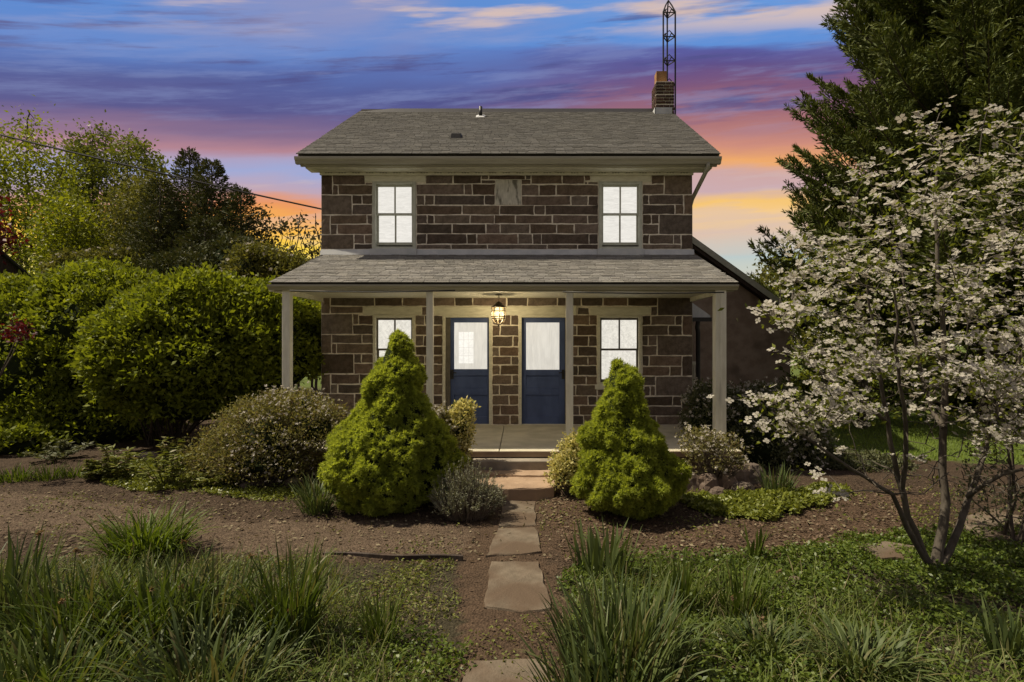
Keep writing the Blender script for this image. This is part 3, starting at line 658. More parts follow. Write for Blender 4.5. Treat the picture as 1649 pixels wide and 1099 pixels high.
MB().box(GXL + .02, GXR - .02, GYe + .032, GYe + .07, 2.885, 2.965).build('porch_fascia', M['gutter'], house)
gutter('porch_gutter', GXL - .03, GXR + .02, GYe + .03, 2.985, .082, .115, house)
MB().box(GXL + .1, GXR - .1, GYe + .072, GYe + .13, 2.93, 2.975).build('porch_beam', M['wood_white'], house)
for xx, sgn in ((XL, 1), (XR - .05, 1)):
    MB().box(xx, xx + .05, GYe + .135, HY - .03, 2.90, 2.968).build('porch_side_beam', M['wood_white'], house)
for a, b, c, d in [(466, 468.5, 733, 468), (906, 470.2, 1166, 471)]:
    p0, p1 = at(a, b, 8.745), at(c, d, 8.745); mid = at((a + c) / 2, (b + d) / 2 + 2.2, 8.745)
    q = [p0, tuple(.5 * (np.array(p0) + np.array(mid)) - np.array([0, 0, .004])), mid, tuple(.5 * (np.array(p1) + np.array(mid)) - np.array([0, 0, .004])), p1]
    MB().tube(q, .011, 6).build('porch_cable', M['black'], house, smooth=True)
def post(px, w):
    x = (px - VPX) * 8.93 / FPX
    g = MB().box(x - w / 2, x + w / 2, 8.93 - w / 2, 8.93 + w / 2, ZF + .002, 2.93).build('porch_post', M['wood_white'], house, bevel=.01)
    MB().box(x - w / 2 - .008, x + w / 2 + .008, 8.93 - w / 2 - .008, 8.93 + w / 2 + .008, ZF + .004, ZF + .16).build('post_base', M['wood_white'], g, bevel=.008)
    return x
for px, w in ((463, .125), (692.5, .105), (917, .115)): post(px, w)
x = post(1158.5, .17)
MB().box(x - .018, x + .018, 8.93 - .098, 8.93 - .087, ZF + .2, 2.88).build('post_batten', M['wood_white'], house)

# ---- lower addition at the right rear and the canopy over the side door
AY = 16.0; rx = lambda px: (px - VPX) * AY / FPX; rz = lambda py: EYE - (py - VPY) * AY / FPX
ax1 = 7.25; sl = (rz(388) - rz(463)) / (rx(1222) - rx(1117)); az = lambda x: rz(388) - sl * (x - rx(1117))
w = MB()
P0 = [(XR - .3, -.1), (ax1, -.1), (ax1, az(ax1) - .1), (XR - .3, az(XR - .3) - .1)]
n0 = w.verts([(x, AY, z) for x, z in P0]); n1_ = w.verts([(x, AY + 4.5, z) for x, z in P0])
for k in range(4): w.f.append((n0 + k, n0 + (k + 1) % 4, n1_ + (k + 1) % 4, n1_ + k))
w.f += [(n0, n0 + 3, n0 + 2, n0 + 1)[::-1], (n1_, n1_ + 1, n1_ + 2, n1_ + 3)[::-1]]
w.build('addition_wall', M['stucco'], house)
xe = ax1 + .35
ar = MB().hexa([(XR - .3, AY - .28, az(XR - .3) - .11), (xe, AY - .28, az(xe) - .11), (xe, AY + 4.6, az(xe) - .11), (XR - .3, AY + 4.6, az(XR - .3) - .11), (XR - .3, AY - .28, az(XR - .3)), (xe, AY - .28, az(xe)), (xe, AY + 4.6, az(xe)), (XR - .3, AY + 4.6, az(XR - .3))]).build('addition_roof', M['roofdark'], house)
MB().hexa([(XR - .3, AY - .305, az(XR - .3) - .20), (xe, AY - .305, az(xe) - .20), (xe, AY - .283, az(xe) - .20), (XR - .3, AY - .283, az(XR - .3) - .20), (XR - .3, AY - .305, az(XR - .3) - .02), (xe, AY - .305, az(xe) - .02), (xe, AY - .283, az(xe) - .02), (XR - .3, AY - .283, az(XR - .3) - .02)]).build('addition_rake_board', M['sash_grey'], ar)
MB().hexa([(XR - .3, AY - .27, az(XR - .3) - .32), (xe, AY - .27, az(xe) - .32), (xe, AY - .01, az(xe) - .32), (XR - .3, AY - .01, az(XR - .3) - .32), (XR - .3, AY - .27, az(XR - .3) - .12), (xe, AY - .27, az(xe) - .12), (xe, AY - .01, az(xe) - .12), (XR - .3, AY - .01, az(XR - .3) - .12)]).build('addition_soffit', M['board'], ar)
MB().box(5.9, ax1 + .15, AY - .06, AY - .003, rz(638.5), rz(634.5)).build('addition_sill', M['flash'], house)
CY0, CY1 = 12.5, 13.9; c_ = lambda px: (px - VPX) * CY0 / FPX; cz_ = lambda py: EYE - (py - VPY) * CY0 / FPX
cn = MB(); zt, zb = cz_(470), cz_(511.5); xe = c_(1143)
cn.hexa([(XR + .005, CY0, zt - .05), (xe, CY0, zb - .01), (xe, CY1, zb - .01), (XR + .005, CY1, zt - .05), (XR + .005, CY0, zt), (xe, CY0, zb + .04), (xe, CY1, zb + .04), (XR + .005, CY1, zt)])
canopy = cn.build('side_canopy', M['roofdark'], house)
g = MB(); b0 = g.verts([(XR + .005, CY0 - .02, zb), (xe, CY0 - .02, zb), (xe, CY0 - .02, zb + .045), (XR + .005, CY0 - .02, zt + .004), (XR + .005, CY0 - .003, zb), (xe, CY0 - .003, zb), (xe, CY0 - .003, zb + .045), (XR + .005, CY0 - .003, zt + .004)])
g.f += [tuple(b0 + i for i in q) for q in ((0, 1, 2, 3), (7, 6, 5, 4), (0, 4, 5, 1), (1, 5, 6, 2), (2, 6, 7, 3), (3, 7, 4, 0))]; g.build('canopy_gable', M['flash'], canopy)
MB().box(XR + .005, xe + .03, CY0 - .05, CY0 + .05, zb - .09, zb - .003).build('canopy_gutter', M['black'], canopy)
kx = c_(1124)
MB().tube([(kx, CY0 - .01, zb - .09), (kx - .02, CY0 - .01, zb - .22), (kx, CY0 - .01, zb - .35), (kx, CY0 - .01, .0)], .05, 8).build('canopy_downpipe', M['black'], canopy)
rl = MB()
for k in range(5): rl.box(c_(1112) + k * .042, c_(1112) + k * .042 + .022, CY0 + .2, CY0 + .23, .2, cz_(588))
rl.box(c_(1110), c_(1112) + .21, CY0 + .195, CY0 + .24, cz_(588), cz_(583)); rl.build('side_step_railing', M['wood_white'], house, kind='stuff')

# ------------------------------------------------------------------ things about the house
def copy_tree(o, parent=None):
    c = o.copy(); COL.objects.link(c); c.parent = parent
    for ch in list(o.children): copy_tree(ch, c)
    return c
# lantern under the porch ceiling
LY = 10.35; LX = (803 - VPX) * LY / FPX; lz = lambda py: EYE - (py - VPY) * LY / FPX
lan = thing('porch_lantern', 'lit bronze cage lantern with amber glass hanging between the two doors', 'lantern', (LX, LY, 2.97))
MB().tube([(LX, LY, 2.971), (LX, LY, 2.955)], [.075, .05], 14).build('ceiling_canopy', M['bronze'], lan)
ch = MB(); z0, z1 = 2.955, lz(488)
for k in range(4):
    za, zb_ = z0 - (z0 - z1) * k / 4, z0 - (z0 - z1) * (k + 1) / 4
    r = .012; zc = (za + zb_) / 2; hh = (za - zb_) * .62
    pts = [(LX + (r * math.cos(a) if k % 2 else 0), LY + (0 if k % 2 else r * math.cos(a)), zc + hh * math.sin(a)) for a in np.linspace(0, 2 * math.pi, 9)]
    ch.tube(pts, .0035, 5, caps=False)
ch.build('chain', M['bronze'], lan)
zt, zb_ = lz(495), lz(514)
MB().tube([(LX, LY, lz(486)), (LX, LY, lz(488)), (LX, LY, lz(491)), (LX, LY, lz(494)), (LX, LY, lz(495.2))], [.02, .055, .075, .135, .152], 12).build('cap', M['bronze'], lan)
cg = MB(); rr = .128
for k in range(8):
    a = 2 * math.pi * k / 8 + .2; x, y = LX + rr * math.cos(a), LY + rr * math.sin(a)
    cg.tube([(x, y, zt + .005), (x, y, zb_), (LX + rr * .72 * math.cos(a), LY + rr * .72 * math.sin(a), lz(519)), (LX + .02 * math.cos(a), LY + .02 * math.sin(a), lz(523))], .0085, 5)
for zr, r_ in ((zt, rr + .004), (zt - .075, rr + .004), (zb_ + .04, rr + .004), (zb_, rr + .002)):
    cg.tube([(LX + r_ * math.cos(a), LY + r_ * math.sin(a), zr) for a in np.linspace(0, 2 * math.pi, 17)], .0085, 5, caps=False)
cg.build('cage', M['bronze'], lan)
MB().tube([(LX, LY, zt - .01), (LX, LY, zt - .03), (LX, LY, zb_ + .03), (LX, LY, zb_ + .01)], [.045, .062, .06, .03], 12).build('glass_shade', M['bulb'], lan, smooth=True)
MB().tube([(LX, LY, lz(522)), (LX, LY, lz(527))], [.022, .008], 8).build('finial', M['bronze'], lan)
bl = bpy.data.lights.new('lantern_light', 'POINT'); bl.energy = 50; bl.color = (1.0, .79, .46); bl.shadow_soft_size = .07
blo = bpy.data.objects.new('lantern_light', bl); COL.objects.link(blo); blo.parent = lan; blo.location = (0, 0, lz(506) - 2.97)

# lattice mast behind the chimney
TY = 15.6; tx = (1075.5 - VPX) * TY / FPX + .02; tz = lambda py: EYE - (py - VPY) * TY / FPX
tower = thing('antenna_mast', 'thin dark lattice mast with a pointed top behind the brick chimney', 'mast', (tx, TY, 0))
legs = [(tx - .165, TY - .08), (tx + .165, TY - .08), (tx + .01, TY + .2)]
for (x, y) in legs: MB().tube([(x, y, -.05), (x, y, tz(22)), (tx + (x - tx) * .5, TY + .03 + (y - TY) * .5, tz(9)), (tx, TY + .03, tz(0))], [.022, .022, .02, .018], 6).build('leg', M['black'], tower)
br = MB(); zz = tz(22) - .02
while zz > .6:
    for i in range(3):
        a, b = legs[i], legs[(i + 1) % 3]; m_ = ((a[0] + b[0]) / 2, (a[1] + b[1]) / 2)
        br.tube([(a[0], a[1], zz), (b[0], b[1], zz)], .016, 4)
        br.tube([(a[0], a[1], zz - .0), (m_[0], m_[1], zz + .17), (b[0], b[1], zz)], .014, 4)
    zz -= .665
br.build('cross_brace', M['black'], tower, kind='stuff')
MB().tube([(tx, TY + .03, tz(2)), (tx, TY + .03, tz(-14))], .012, 6).build('tip_rod', M['black'], tower)

# overhead cable to the house corner
p1 = Vector((XL - .005, HY + .3, wz(333))); p0 = p1 + (Vector(at(0, 208, 9.8)) - p1) * 2.0
pts = []
for k in range(25):
    f = k / 24; q = p0.lerp(p1, f); q.z -= .10 * 4 * f * (1 - f) - .10 * f * 0; pts.append(q)
tag(MB().tube(pts, .017, 5).build('overhead_cable', M['black']), 'thin black overhead cable sagging down to the left corner of the stone house', 'cable')

# steps and flagstones of the front walk
def stone_slab(name, pts, z0, z1, mat, label, cat, group=None, rag=.02, seed=1):
    """irregular slab: outline points refined and roughened, softened upper edge"""
    rg = random.Random(seed); out = []
    n = len(pts)
    for k in range(n):
        a, b = Vector(pts[k]), Vector(pts[(k + 1) % n]); m = max(2, int((b - a).length / .11))
        for j in range(m):
            q = a.lerp(b, j / m); out.append((q.x + rg.uniform(-rag, rag), q.y + rg.uniform(-rag, rag)))
    c = Vector((sum(p[0] for p in out) / len(out), sum(p[1] for p in out) / len(out)))
    mb = MB(); N = len(out)
    rings = []
    for sc, z in ((1.0, z0), (1.0, z1 - .018), (.985, z1 - .004), (.95, z1)):
        rings.append(mb.verts([(c.x + (x - c.x) * sc, c.y + (y - c.y) * sc, z + (rg.uniform(-.006, .006) if z != z0 else 0)) for x, y in out]))
    for a, b in zip(rings, rings[1:]):
        for k in range(N): mb.f.append((a + k, a + (k + 1) % N, b + (k + 1) % N, b + k))
    ci = mb.verts([(c.x, c.y, z1 + .004)])
    for k in range(N): mb.f.append((rings[-1] + k, rings[-1] + (k + 1) % N, ci))
    e = thing(name, label, cat, (c.x, c.y, 0), group)
    o = mb.build('slab', mat, e); bpy.data.objects.remove(e)
    o.parent = None; o.location = (c.x, c.y, 0); o.name = name
    return tag(o, label, cat, group)
X = lambda px, Y: (px - VPX) * Y / FPX
tag(MB().box(X(760, 8.3), X(893, 8.3), 8.28, 8.56, .05, .335).build('porch_step', M['step_conc'], bevel=.012), 'grey concrete step directly below the porch slab', 'step')
stone_slab('entry_step', [(X(715, 8.0), 7.97), (X(800, 8.0), 7.99), (X(896, 8.0), 7.95), (X(897, 8.3), 8.274), (X(740, 8.3), 8.274)], .13, .205, M['redstone'], 'upper tan stone step between the two conifers, under the concrete step', 'step', None, .014, 2)
stone_slab('entry_step', [(X(762, 7.4), 7.37), (X(835, 7.4), 7.36), (X(892, 7.4), 7.42), (X(895, 8.2), 8.2), (X(745, 8.2), 8.2)], -.05, .172, M['redstone'], 'lowest tan stone step at the head of the flagstone walk', 'step', None, .02, 3)
def flag(pts, label, seed): stone_slab('flagstone', [gp(*p)[:2] for p in pts], -.06, .008, M['flag'], label, 'flagstone', 'flagstones of the front walk', .012, seed)
flag([(809, 807), (861, 807), (863, 846), (803, 848)], 'flagstone nearest the steps, half in the shadow of a low shrub', 4)
flag([(801, 852), (864, 850), (873, 890), (783, 896)], 'second flagstone from the steps, smooth and reddish tan', 5)
flag([(790, 904), (868, 906), (889, 982), (845, 985), (779, 978)], 'large pale flagstone in the middle of the walk with a slanted far edge', 6)
flag([(757, 1064), (876, 1062), (905, 1120), (735, 1125)], 'flagstone at the bottom edge of the photo, partly covered by red soil', 7)
stone_slab('stepping_stone', [gp(*p)[:2] for p in ((1378, 884), (1420, 876), (1475, 884), (1470, 905), (1420, 902))], -.05, .03, M['flag'], 'flat brown stone left of the dogwood trunk in green ground cover', 'stone', None, .02, 8)
stone_slab('stepping_stone', [gp(*p)[:2] for p in ((1540, 838), (1600, 822), (1665, 840), (1680, 870), (1580, 872))], -.05, .03, M['flag'], 'flat tan stone right of the dogwood trunk by the frame edge', 'stone', None, .02, 9)
# dark edging strip beside the left path
p0, p1 = gp(520, 893), gp(745, 903)
ed = MB(); n = 12
for k in range(n):
    a, b = np.array(p0) + (np.array(p1) - np.array(p0)) * k / n, np.array(p0) + (np.array(p1) - np.array(p0)) * (k + 1) / n
    wv = lambda f: .02 * math.sin(f * 9)
    ya, yb2 = a[1] + wv(k / n), b[1] + wv((k + 1) / n); za, zb2 = .012 + .026 * k / n, .012 + .026 * (k + 1) / n
    ed.hexa([(a[0], ya, -.05), (b[0], yb2, -.05), (b[0], yb2 + .035, -.05), (a[0], ya + .035, -.05), (a[0], ya, za), (b[0], yb2, zb2), (b[0], yb2 + .035, zb2), (a[0], ya + .035, za)])
tag(ed.build('garden_edging', M['board']), 'dark timber edging strip between brown path and weedy ground', 'edging')
# fieldstones of the bed borders
def rock(px, py, w, h, label, group=None, seed=0, zoff=0.0):
    rg = random.Random(seed * 7 + 1); Y = gy(py); c = np.array(gp(px, py)) + np.array([0, w * Y / FPX * .3, zoff])
    a, hgt = w * Y / FPX / 2 * 1.15, h * Y / FPX * 1.3
    mb = MB(); nu, nv = 9, 5; rows = []
    jit_ = [[rg.uniform(.82, 1.15) for _ in range(nu)] for _ in range(nv)]
    for v in range(nv):
        th = math.pi * .5 * v / (nv - 1); rr_ = math.cos(th) ** .55 if v < nv - 1 else .12
        rows.append(mb.verts([(c[0] + a * rr_ * jit_[v][u] * math.cos(2 * math.pi * u / nu), c[1] + a * .75 * rr_ * jit_[v][u] * math.sin(2 * math.pi * u / nu), c[2] - .02 + (hgt + .02) * math.sin(th) ** .8 * (.9 + .1 * jit_[v][u])) for u in range(nu)]))
    for r0, r1 in zip(rows, rows[1:]):
        for u in range(nu): mb.f.append((r0 + u, r0 + (u + 1) % nu, r1 + (u + 1) % nu, r1 + u))
    mb.f.append(tuple(rows[-1] + u for u in range(nu)))
    tag(mb.build('fieldstone', M['rock']), label, 'stone', group)
for k, (px, py, w, h, lab) in enumerate([
    (1112, 792, 36, 22, 'brown fieldstone nearest the right conifer in the border row'), (1143, 794, 34, 22, 'second fieldstone of the right border row, rounded'),
    (1172, 791, 32, 20, 'third fieldstone of the right border row from the conifer'), (1193, 783, 40, 24, 'pale flat-topped fieldstone in the right border row'),
    (1216, 782, 36, 26, 'tall fieldstone of the right border beside the spiky green clump'), (1200, 797, 34, 14, 'low fieldstone in front of the right border row'),
    (1160, 802, 26, 12, 'small dark fieldstone half hidden by pachysandra')]): rock(px, py, w, h, lab, 'fieldstones edging the right bed', k)
for k, (px, py, w, h, lab) in enumerate([(432, 785, 44, 18, 'flat brown fieldstone below the pale azalea in the left bed'), (470, 789, 34, 14, 'small fieldstone between azalea and left conifer'), (232, 748, 34, 14, 'low fieldstone among leafy plants in the far left bed'), (395, 790, 26, 9, 'small sunken fieldstone at the edge of the left bed')]): rock(px, py, w, h, lab, 'fieldstones in the left bed', 20 + k)
rock(1283, 948, 26, 12, 'small dark purple stone in the right ground cover', None, 40)
rock(882, 800, 20, 8, 'small stone beside the lowest step, right end', None, 41)

# barn corner at the left edge: ridge along x, its right gable end and rear slope show
SY = 20.0; bxe = (-3 - VPX) * SY / FPX; bzr = EYE - (397 - VPY) * SY / FPX
yr = bxe * FPX / (52 - VPX); bze = EYE - (446 - VPY) * yr / FPX; hd = yr - SY
barn = thing('barn', 'dark board barn whose roof corner shows at the left edge above the hedge', 'barn', (bxe - 2.5, SY, 0))
bw_ = bxe - .12; slp = (bzr - bze) / hd; yl, yh = SY - hd + .12, yr - .12; nb = 14
for k in range(nb):
    a, b = yl + (yh - yl) * k / nb, yl + (yh - yl) * (k + 1) / nb - .012
    top = lambda y: bzr - slp * abs(y - SY) - .11
    MB().hexa([(bw_ - .03, a, 0), (bw_, a, 0), (bw_, b, 0), (bw_ - .03, b, 0), (bw_ - .03, a, top(a)), (bw_, a, top(a)), (bw_, b, top(b)), (bw_ - .03, b, top(b))]).build('board', M['board'], barn)
MB().box(bw_ - 5, bw_ - .035, yl, yh, 0, bze - .12).build('wall', M['board'], barn)
for s_ in (1, -1):
    ye = SY + s_ * hd
    MB().hexa([(bxe - 5.4, SY, bzr - .09), (bxe, SY, bzr - .09), (bxe, ye, bze - .09), (bxe - 5.4, ye, bze - .09), (bxe - 5.4, SY, bzr), (bxe, SY, bzr), (bxe, ye, bze), (bxe - 5.4, ye, bze)]).build('roof', M['roofdark'], barn)

# ------------------------------------------------------------------ plants: shared builders
def unit(v): return v / np.maximum(np.linalg.norm(v, axis=-1, keepdims=True), 1e-9)
def rdir(n): return unit(RNG.normal(size=(n, 3)))
def leaf_quads(P, D, L, W, fold=.25, up=None):
    """one rhombic leaf per point P, pointing along D; L, W arrays; up tilts the blade face to the sky"""
    n = len(P); D = unit(D); r = rdir(n)
    if up is not None: r = unit(r * (1 - up) + np.array([0, 0, 1.]) * up)
    S = unit(np.cross(D, r)); N = unit(np.cross(S, D))
    L = np.broadcast_to(L, (n,))[:, None]; W = np.broadcast_to(W, (n,))[:, None]
    mid = P + D * L * .45 - N * W * fold * .5
    V = np.stack([P, mid + S * W * .5 + N * W * fold, P + D * L - N * L * .06, mid - S * W * .5 + N * W * fold], 1).reshape(-1, 3)
    F = np.arange(n * 4).reshape(n, 4); return V, F
def needle_tris(P, D, L, W):
    n = len(P); D = unit(D); S = unit(np.cross(D, rdir(n)))
    L = np.broadcast_to(L, (n,))[:, None]; W = np.broadcast_to(W, (n,))[:, None]
    V = np.stack([P + S * W * .5, P - S * W * .5, P + D * L], 1).reshape(-1, 3); return V, np.arange(n * 3).reshape(n, 3)
def add_np(name, VF, mat, parent=None, kind='stuff'):
    V, F = VF; b = base_of(parent)
    return link_mesh(name, np_mesh(name, V - b, F, F.shape[1]), mat, parent, kind)
def join(*vfs):
    Vs, Fs, o = [], [], 0
    for V, F in vfs: Vs.append(V); Fs.append(F + o); o += len(V)
    return np.concatenate(Vs), np.concatenate(Fs)
def straps(base, az, lean, H, W, bend, nseg=6, twist=None):
    """long curved leaves: base (n,3), heading az, lean angle at the foot, length H, width W, extra bend to the tip"""
    n = len(base); t = np.linspace(0, 1, nseg + 1)
    ang = lean[:, None] + bend[:, None] * t[None, :] ** 1.5
    ds = (H / nseg)[:, None]
    hx = np.concatenate([np.zeros((n, 1)), np.cumsum(np.sin(ang[:, :-1]) * ds, 1)], 1); hz = np.concatenate([np.zeros((n, 1)), np.cumsum(np.cos(ang[:, :-1]) * ds, 1)], 1)
    ca, sa = np.cos(az)[:, None], np.sin(az)[:, None]
    cx, cy, cz = base[:, :1] + hx * ca, base[:, 1:2] + hx * sa, np.maximum(base[:, 2:3] + hz, .004)
    wprof = np.array([.75] + [1.0] * (nseg - 2) + [.62, .03]) if nseg >= 4 else np.linspace(1, .05, nseg + 1)
    tw = az + math.pi / 2 + (RNG.uniform(-.9, .9, n) if twist is None else twist)
    sx, sy = (np.cos(tw)[:, None] * W[:, None] * wprof / 2), (np.sin(tw)[:, None] * W[:, None] * wprof / 2)
    A = np.stack([cx - sx, cy - sy, cz], -1); B = np.stack([cx + sx, cy + sy, cz], -1)
    V = np.stack([A, B], 2).reshape(n, -1, 3)
    k = np.arange(nseg) * 2
    f = np.stack([k, k + 1, k + 3, k + 2], -1)
    F = (f[None] + (np.arange(n) * (2 * (nseg + 1)))[:, None, None]).reshape(-1, 4)
    return V.reshape(-1, 3), F
def twig_mesh(paths, name, mat, parent, kind='stuff', sides=5):
    mb = MB()
    for pts, rad in paths: mb.tube(pts, rad, sides, caps=False)
    return mb.build(name, mat, parent, kind, smooth=True)

G = {}
G['spruce'] = leafm('dwarf_spruce_needles', (.185, .225, .036), (.295, .335, .062), .54, (1.25, 1.2, .5), .55, .2)
G['hedge'] = leafm('viburnum_leaf', (.080, .105, .012), (.170, .195, .022), .42, (1.35, 1.3, .5), .55, .15)
G['bigspruce'] = leafm('tall_spruce_needles', (.045, .064, .016), (.100, .115, .028), .15, None, .6, .2, c3=(.075, .085, .022))
G['azalea'] = leafm('azalea_leaf', (.105, .105, .036), (.18, .165, .065), .35, None, .55, .15, c3=(.16, .12, .06))
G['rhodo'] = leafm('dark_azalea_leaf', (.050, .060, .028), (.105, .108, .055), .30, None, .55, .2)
G['variegated'] = leafm('variegated_leaf', (.52, .48, .15), (.72, .66, .32), .35, (1.1, 1.05, .7), .5, .2, c3=(.12, .15, .03), gain=1)
G['petal'] = leafm('white_bract', (.36, .34, .29), (.52, .49, .43), .40, (1.05, 1.0, .88), .6, .15, gain=1)
G['petal_dim'] = leafm('white_azalea_petal', (.40, .37, .31), (.54, .50, .43), .35, (1.0, .98, .9), .6, .15, gain=1)
G['dogleaf'] = leafm('dogwood_leaf', (.075, .095, .015), (.14, .16, .025), .45, (1.3, 1.25, .5), .45, .2)
G['lavender'] = leafm('lavender_leaf', (.13, .14, .09), (.22, .22, .16), .2, None, .7, .1)
G['strap'] = leafm('strap_leaf', (.034, .054, .009), (.075, .100, .019), .30, (1.2, 1.2, .5), .48, .2, c3=(.15, .14, .05))
G['strap_blue'] = leafm('blue_green_strap_leaf', (.038, .058, .018), (.085, .108, .036), .25, None, .50, .2, c3=(.13, .12, .05))
G['lily'] = leafm('bright_lily_leaf', (.046, .072, .009), (.095, .125, .016), .35, (1.2, 1.2, .5), .48, .2)
G['vinca'] = leafm('ground_cover_leaf', (.045, .075, .012), (.105, .135, .022), .32, (1.2, 1.2, .5), .42, .3)
G['pachy'] = leafm('pachysandra_leaf', (.085, .105, .016), (.16, .175, .030), .32, None, .4, .3)
G['weed'] = leafm('low_weed_leaf', (.070, .090, .016), (.145, .155, .036), .3, None, .5, .2, c3=(.20, .16, .09))
G['lawn'] = leafm('lawn_blade', (.095, .145, .018), (.165, .215, .036), .35, None, .5, .2)
G['meadow'] = leafm('meadow_grass', (.060, .085, .020), (.125, .145, .045), .3, None, .55, .15, c3=(.20, .17, .09))
G['lime'] = leafm('fresh_lime_leaf', (.100, .125, .012), (.185, .20, .022), .42, (1.3, 1.25, .4), .5, .2)
G['tulip'] = leafm('tall_tree_leaf', (.060, .078, .014), (.120, .130, .024), .38, None, .5, .2)
G['darkfir'] = leafm('dark_fir_needles', (.026, .034, .012), (.060, .064, .020), .15, None, .6, .15, c3=(.085, .080, .026))
G['olive'] = leafm('olive_leaf', (.065, .072, .018), (.125, .120, .030), .35, None, .55, .15)
G['red'] = leafm('red_maple_leaf', (.05, .008, .010), (.12, .014, .016), .35, (1.2, .7, .6), .5, .2, gain=1)
G['bud'] = leafm('brown_green_bud', (.035, .032, .016), (.07, .058, .03), .3, None, .6, .1)
G['papery'] = leafm('dry_flower_head', (.13, .085, .045), (.22, .15, .09), .35, None, .8, .1, gain=1)
G['chip'] = leafm('mulch_chip', (.018, .012, .008), (.150, .105, .072), 0, None, .95, .08, gain=1)
G['straw'] = leafm('dry_grass_bit', (.13, .105, .065), (.22, .185, .12), .1, None, .9, .05, gain=1)

# ---- dwarf spruces: profile of half widths traced down the plant
def dwarf_spruce(label, prof, depth, nclump, seed, needle=.044):
    rg = np.random.default_rng(seed)
    py = np.array([p[0] for p in prof], float); c = np.array([(p[1] + p[2]) / 2 for p in prof]); hw = np.array([(p[2] - p[1]) / 2 for p in prof])
    k = depth / FPX; zs = EYE - (py - VPY) * k; zs = (zs - zs.min()) / (zs.max() - zs.min()) * (zs.max() - .05); cxs = (c - VPX) * k; rs = np.maximum(hw * k - .045, .012)
    base = (cxs[-2], depth, 0); root = thing('dwarf_spruce', label, 'shrub', base, 'clipped dwarf spruces by the front steps')
    # pick clump heights in proportion to girth
    zz = np.linspace(zs.min(), zs.max(), 400); rr = np.interp(zz, zs[::-1], rs[::-1]); cc = np.interp(zz, zs[::-1], cxs[::-1])
    pr = rr + .03; pr = pr / pr.sum()
    pick = rg.choice(400, nclump, p=pr); z = zz[pick] + rg.uniform(-.01, .01, nclump); th = rg.uniform(0, 2 * np.pi, nclump)
    lump = (fbm(th * 2.2 + 10, z * 3.2, seed) - .5) * .42 + (vnoise(th * 5 + 3, z * 7.5, seed + 3) - .5) * .34 + (vnoise(th * 11 + 3, z * 15, seed + 5) - .5) * .20
    # rounded cushions of new growth with deep seams between them
    nl = 120 if nclump > 4000 else 95; lk = rg.choice(400, nl, p=pr); lzz, lth = zz[lk], rg.uniform(0, 2 * np.pi, nl); lr = rg.uniform(.13, .23, nl)
    dth = np.abs((th[:, None] - lth[None] + np.pi) % (2 * np.pi) - np.pi) * rr[pick][:, None]
    dd = np.sqrt(dth ** 2 + (z[:, None] - lzz[None]) ** 2) / lr[None]
    cush = np.max(np.clip(1 - dd ** 2, 0, 1) * lr[None], 1)
    r = rr[pick] * (1 + lump * .55) + cush * .80 - .10
    r = np.maximum(r, rr[pick] * .62)
    r = r * (1 + lump * 0) * rg.uniform(.93, 1.02, nclump); r = np.maximum(r, .015)
    dr = np.gradient(rr, zz)[pick]
    N = unit(np.stack([np.cos(th), np.sin(th), np.clip(-dr, -1.2, 1.2)], -1) + np.array([0, 0, .45]))
    P = np.stack([cc[pick] + r * np.cos(th), depth + r * np.sin(th), z], -1)
    m = 34
    Pn = np.repeat(P, m, 0); Nn = np.repeat(N, m, 0); d = unit(unit(rg.normal(size=Pn.shape)) + Nn * .75)
    sz = np.repeat(rg.uniform(.7, 1.35, nclump), m)
    start = Pn + d * (.012 * sz)[:, None] - Nn * .02
    add_np('foliage', needle_tris(start, d, needle * sz * rg.uniform(.7, 1.1, len(Pn)), .0125 * sz), G['spruce'], root)
    # inner twigs and old needles
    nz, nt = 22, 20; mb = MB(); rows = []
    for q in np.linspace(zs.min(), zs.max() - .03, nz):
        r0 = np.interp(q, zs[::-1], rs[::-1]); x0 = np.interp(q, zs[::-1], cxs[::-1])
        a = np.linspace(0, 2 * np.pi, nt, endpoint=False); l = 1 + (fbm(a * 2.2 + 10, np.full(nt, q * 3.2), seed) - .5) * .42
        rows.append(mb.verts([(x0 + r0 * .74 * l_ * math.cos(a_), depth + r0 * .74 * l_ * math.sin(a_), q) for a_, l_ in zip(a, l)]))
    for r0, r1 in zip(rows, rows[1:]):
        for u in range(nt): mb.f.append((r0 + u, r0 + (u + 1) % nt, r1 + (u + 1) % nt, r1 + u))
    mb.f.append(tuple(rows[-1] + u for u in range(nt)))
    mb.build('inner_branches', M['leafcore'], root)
    MB().tube([(base[0], depth, -.05), (base[0], depth, .25)], [.07, .06], 8).build('trunk', M['bark'], root)
    return root
dwarf_spruce('larger cone-shaped dwarf spruce left of the walk, broad skirt and pointed top', [(527, 632, 648), (533, 622, 655), (550, 617, 664), (580, 604, 677), (607, 593, 687), (636, 578, 690), (665, 560, 696), (695, 544, 714), (724, 530, 730), (753, 525, 742), (782, 525, 740), (806, 531, 728), (822, 546, 708), (834, 562, 690)], 7.22, 5400, 3)
dwarf_spruce('smaller bright dwarf spruce right of the walk with a pinched waist and blunt top', [(575, 988, 997), (582, 984, 1004), (590, 976, 1022), (605, 969, 1032), (628, 967, 1038), (646, 968, 1041), (660, 962, 1042), (676, 950, 1046), (692, 940, 1054), (710, 935, 1062), (735, 932, 1076), (757, 931, 1096), (785, 929, 1103), (812, 932, 1096), (830, 944, 1080), (845, 972, 1058), (852, 985, 1045)], 6.9, 4300, 5)

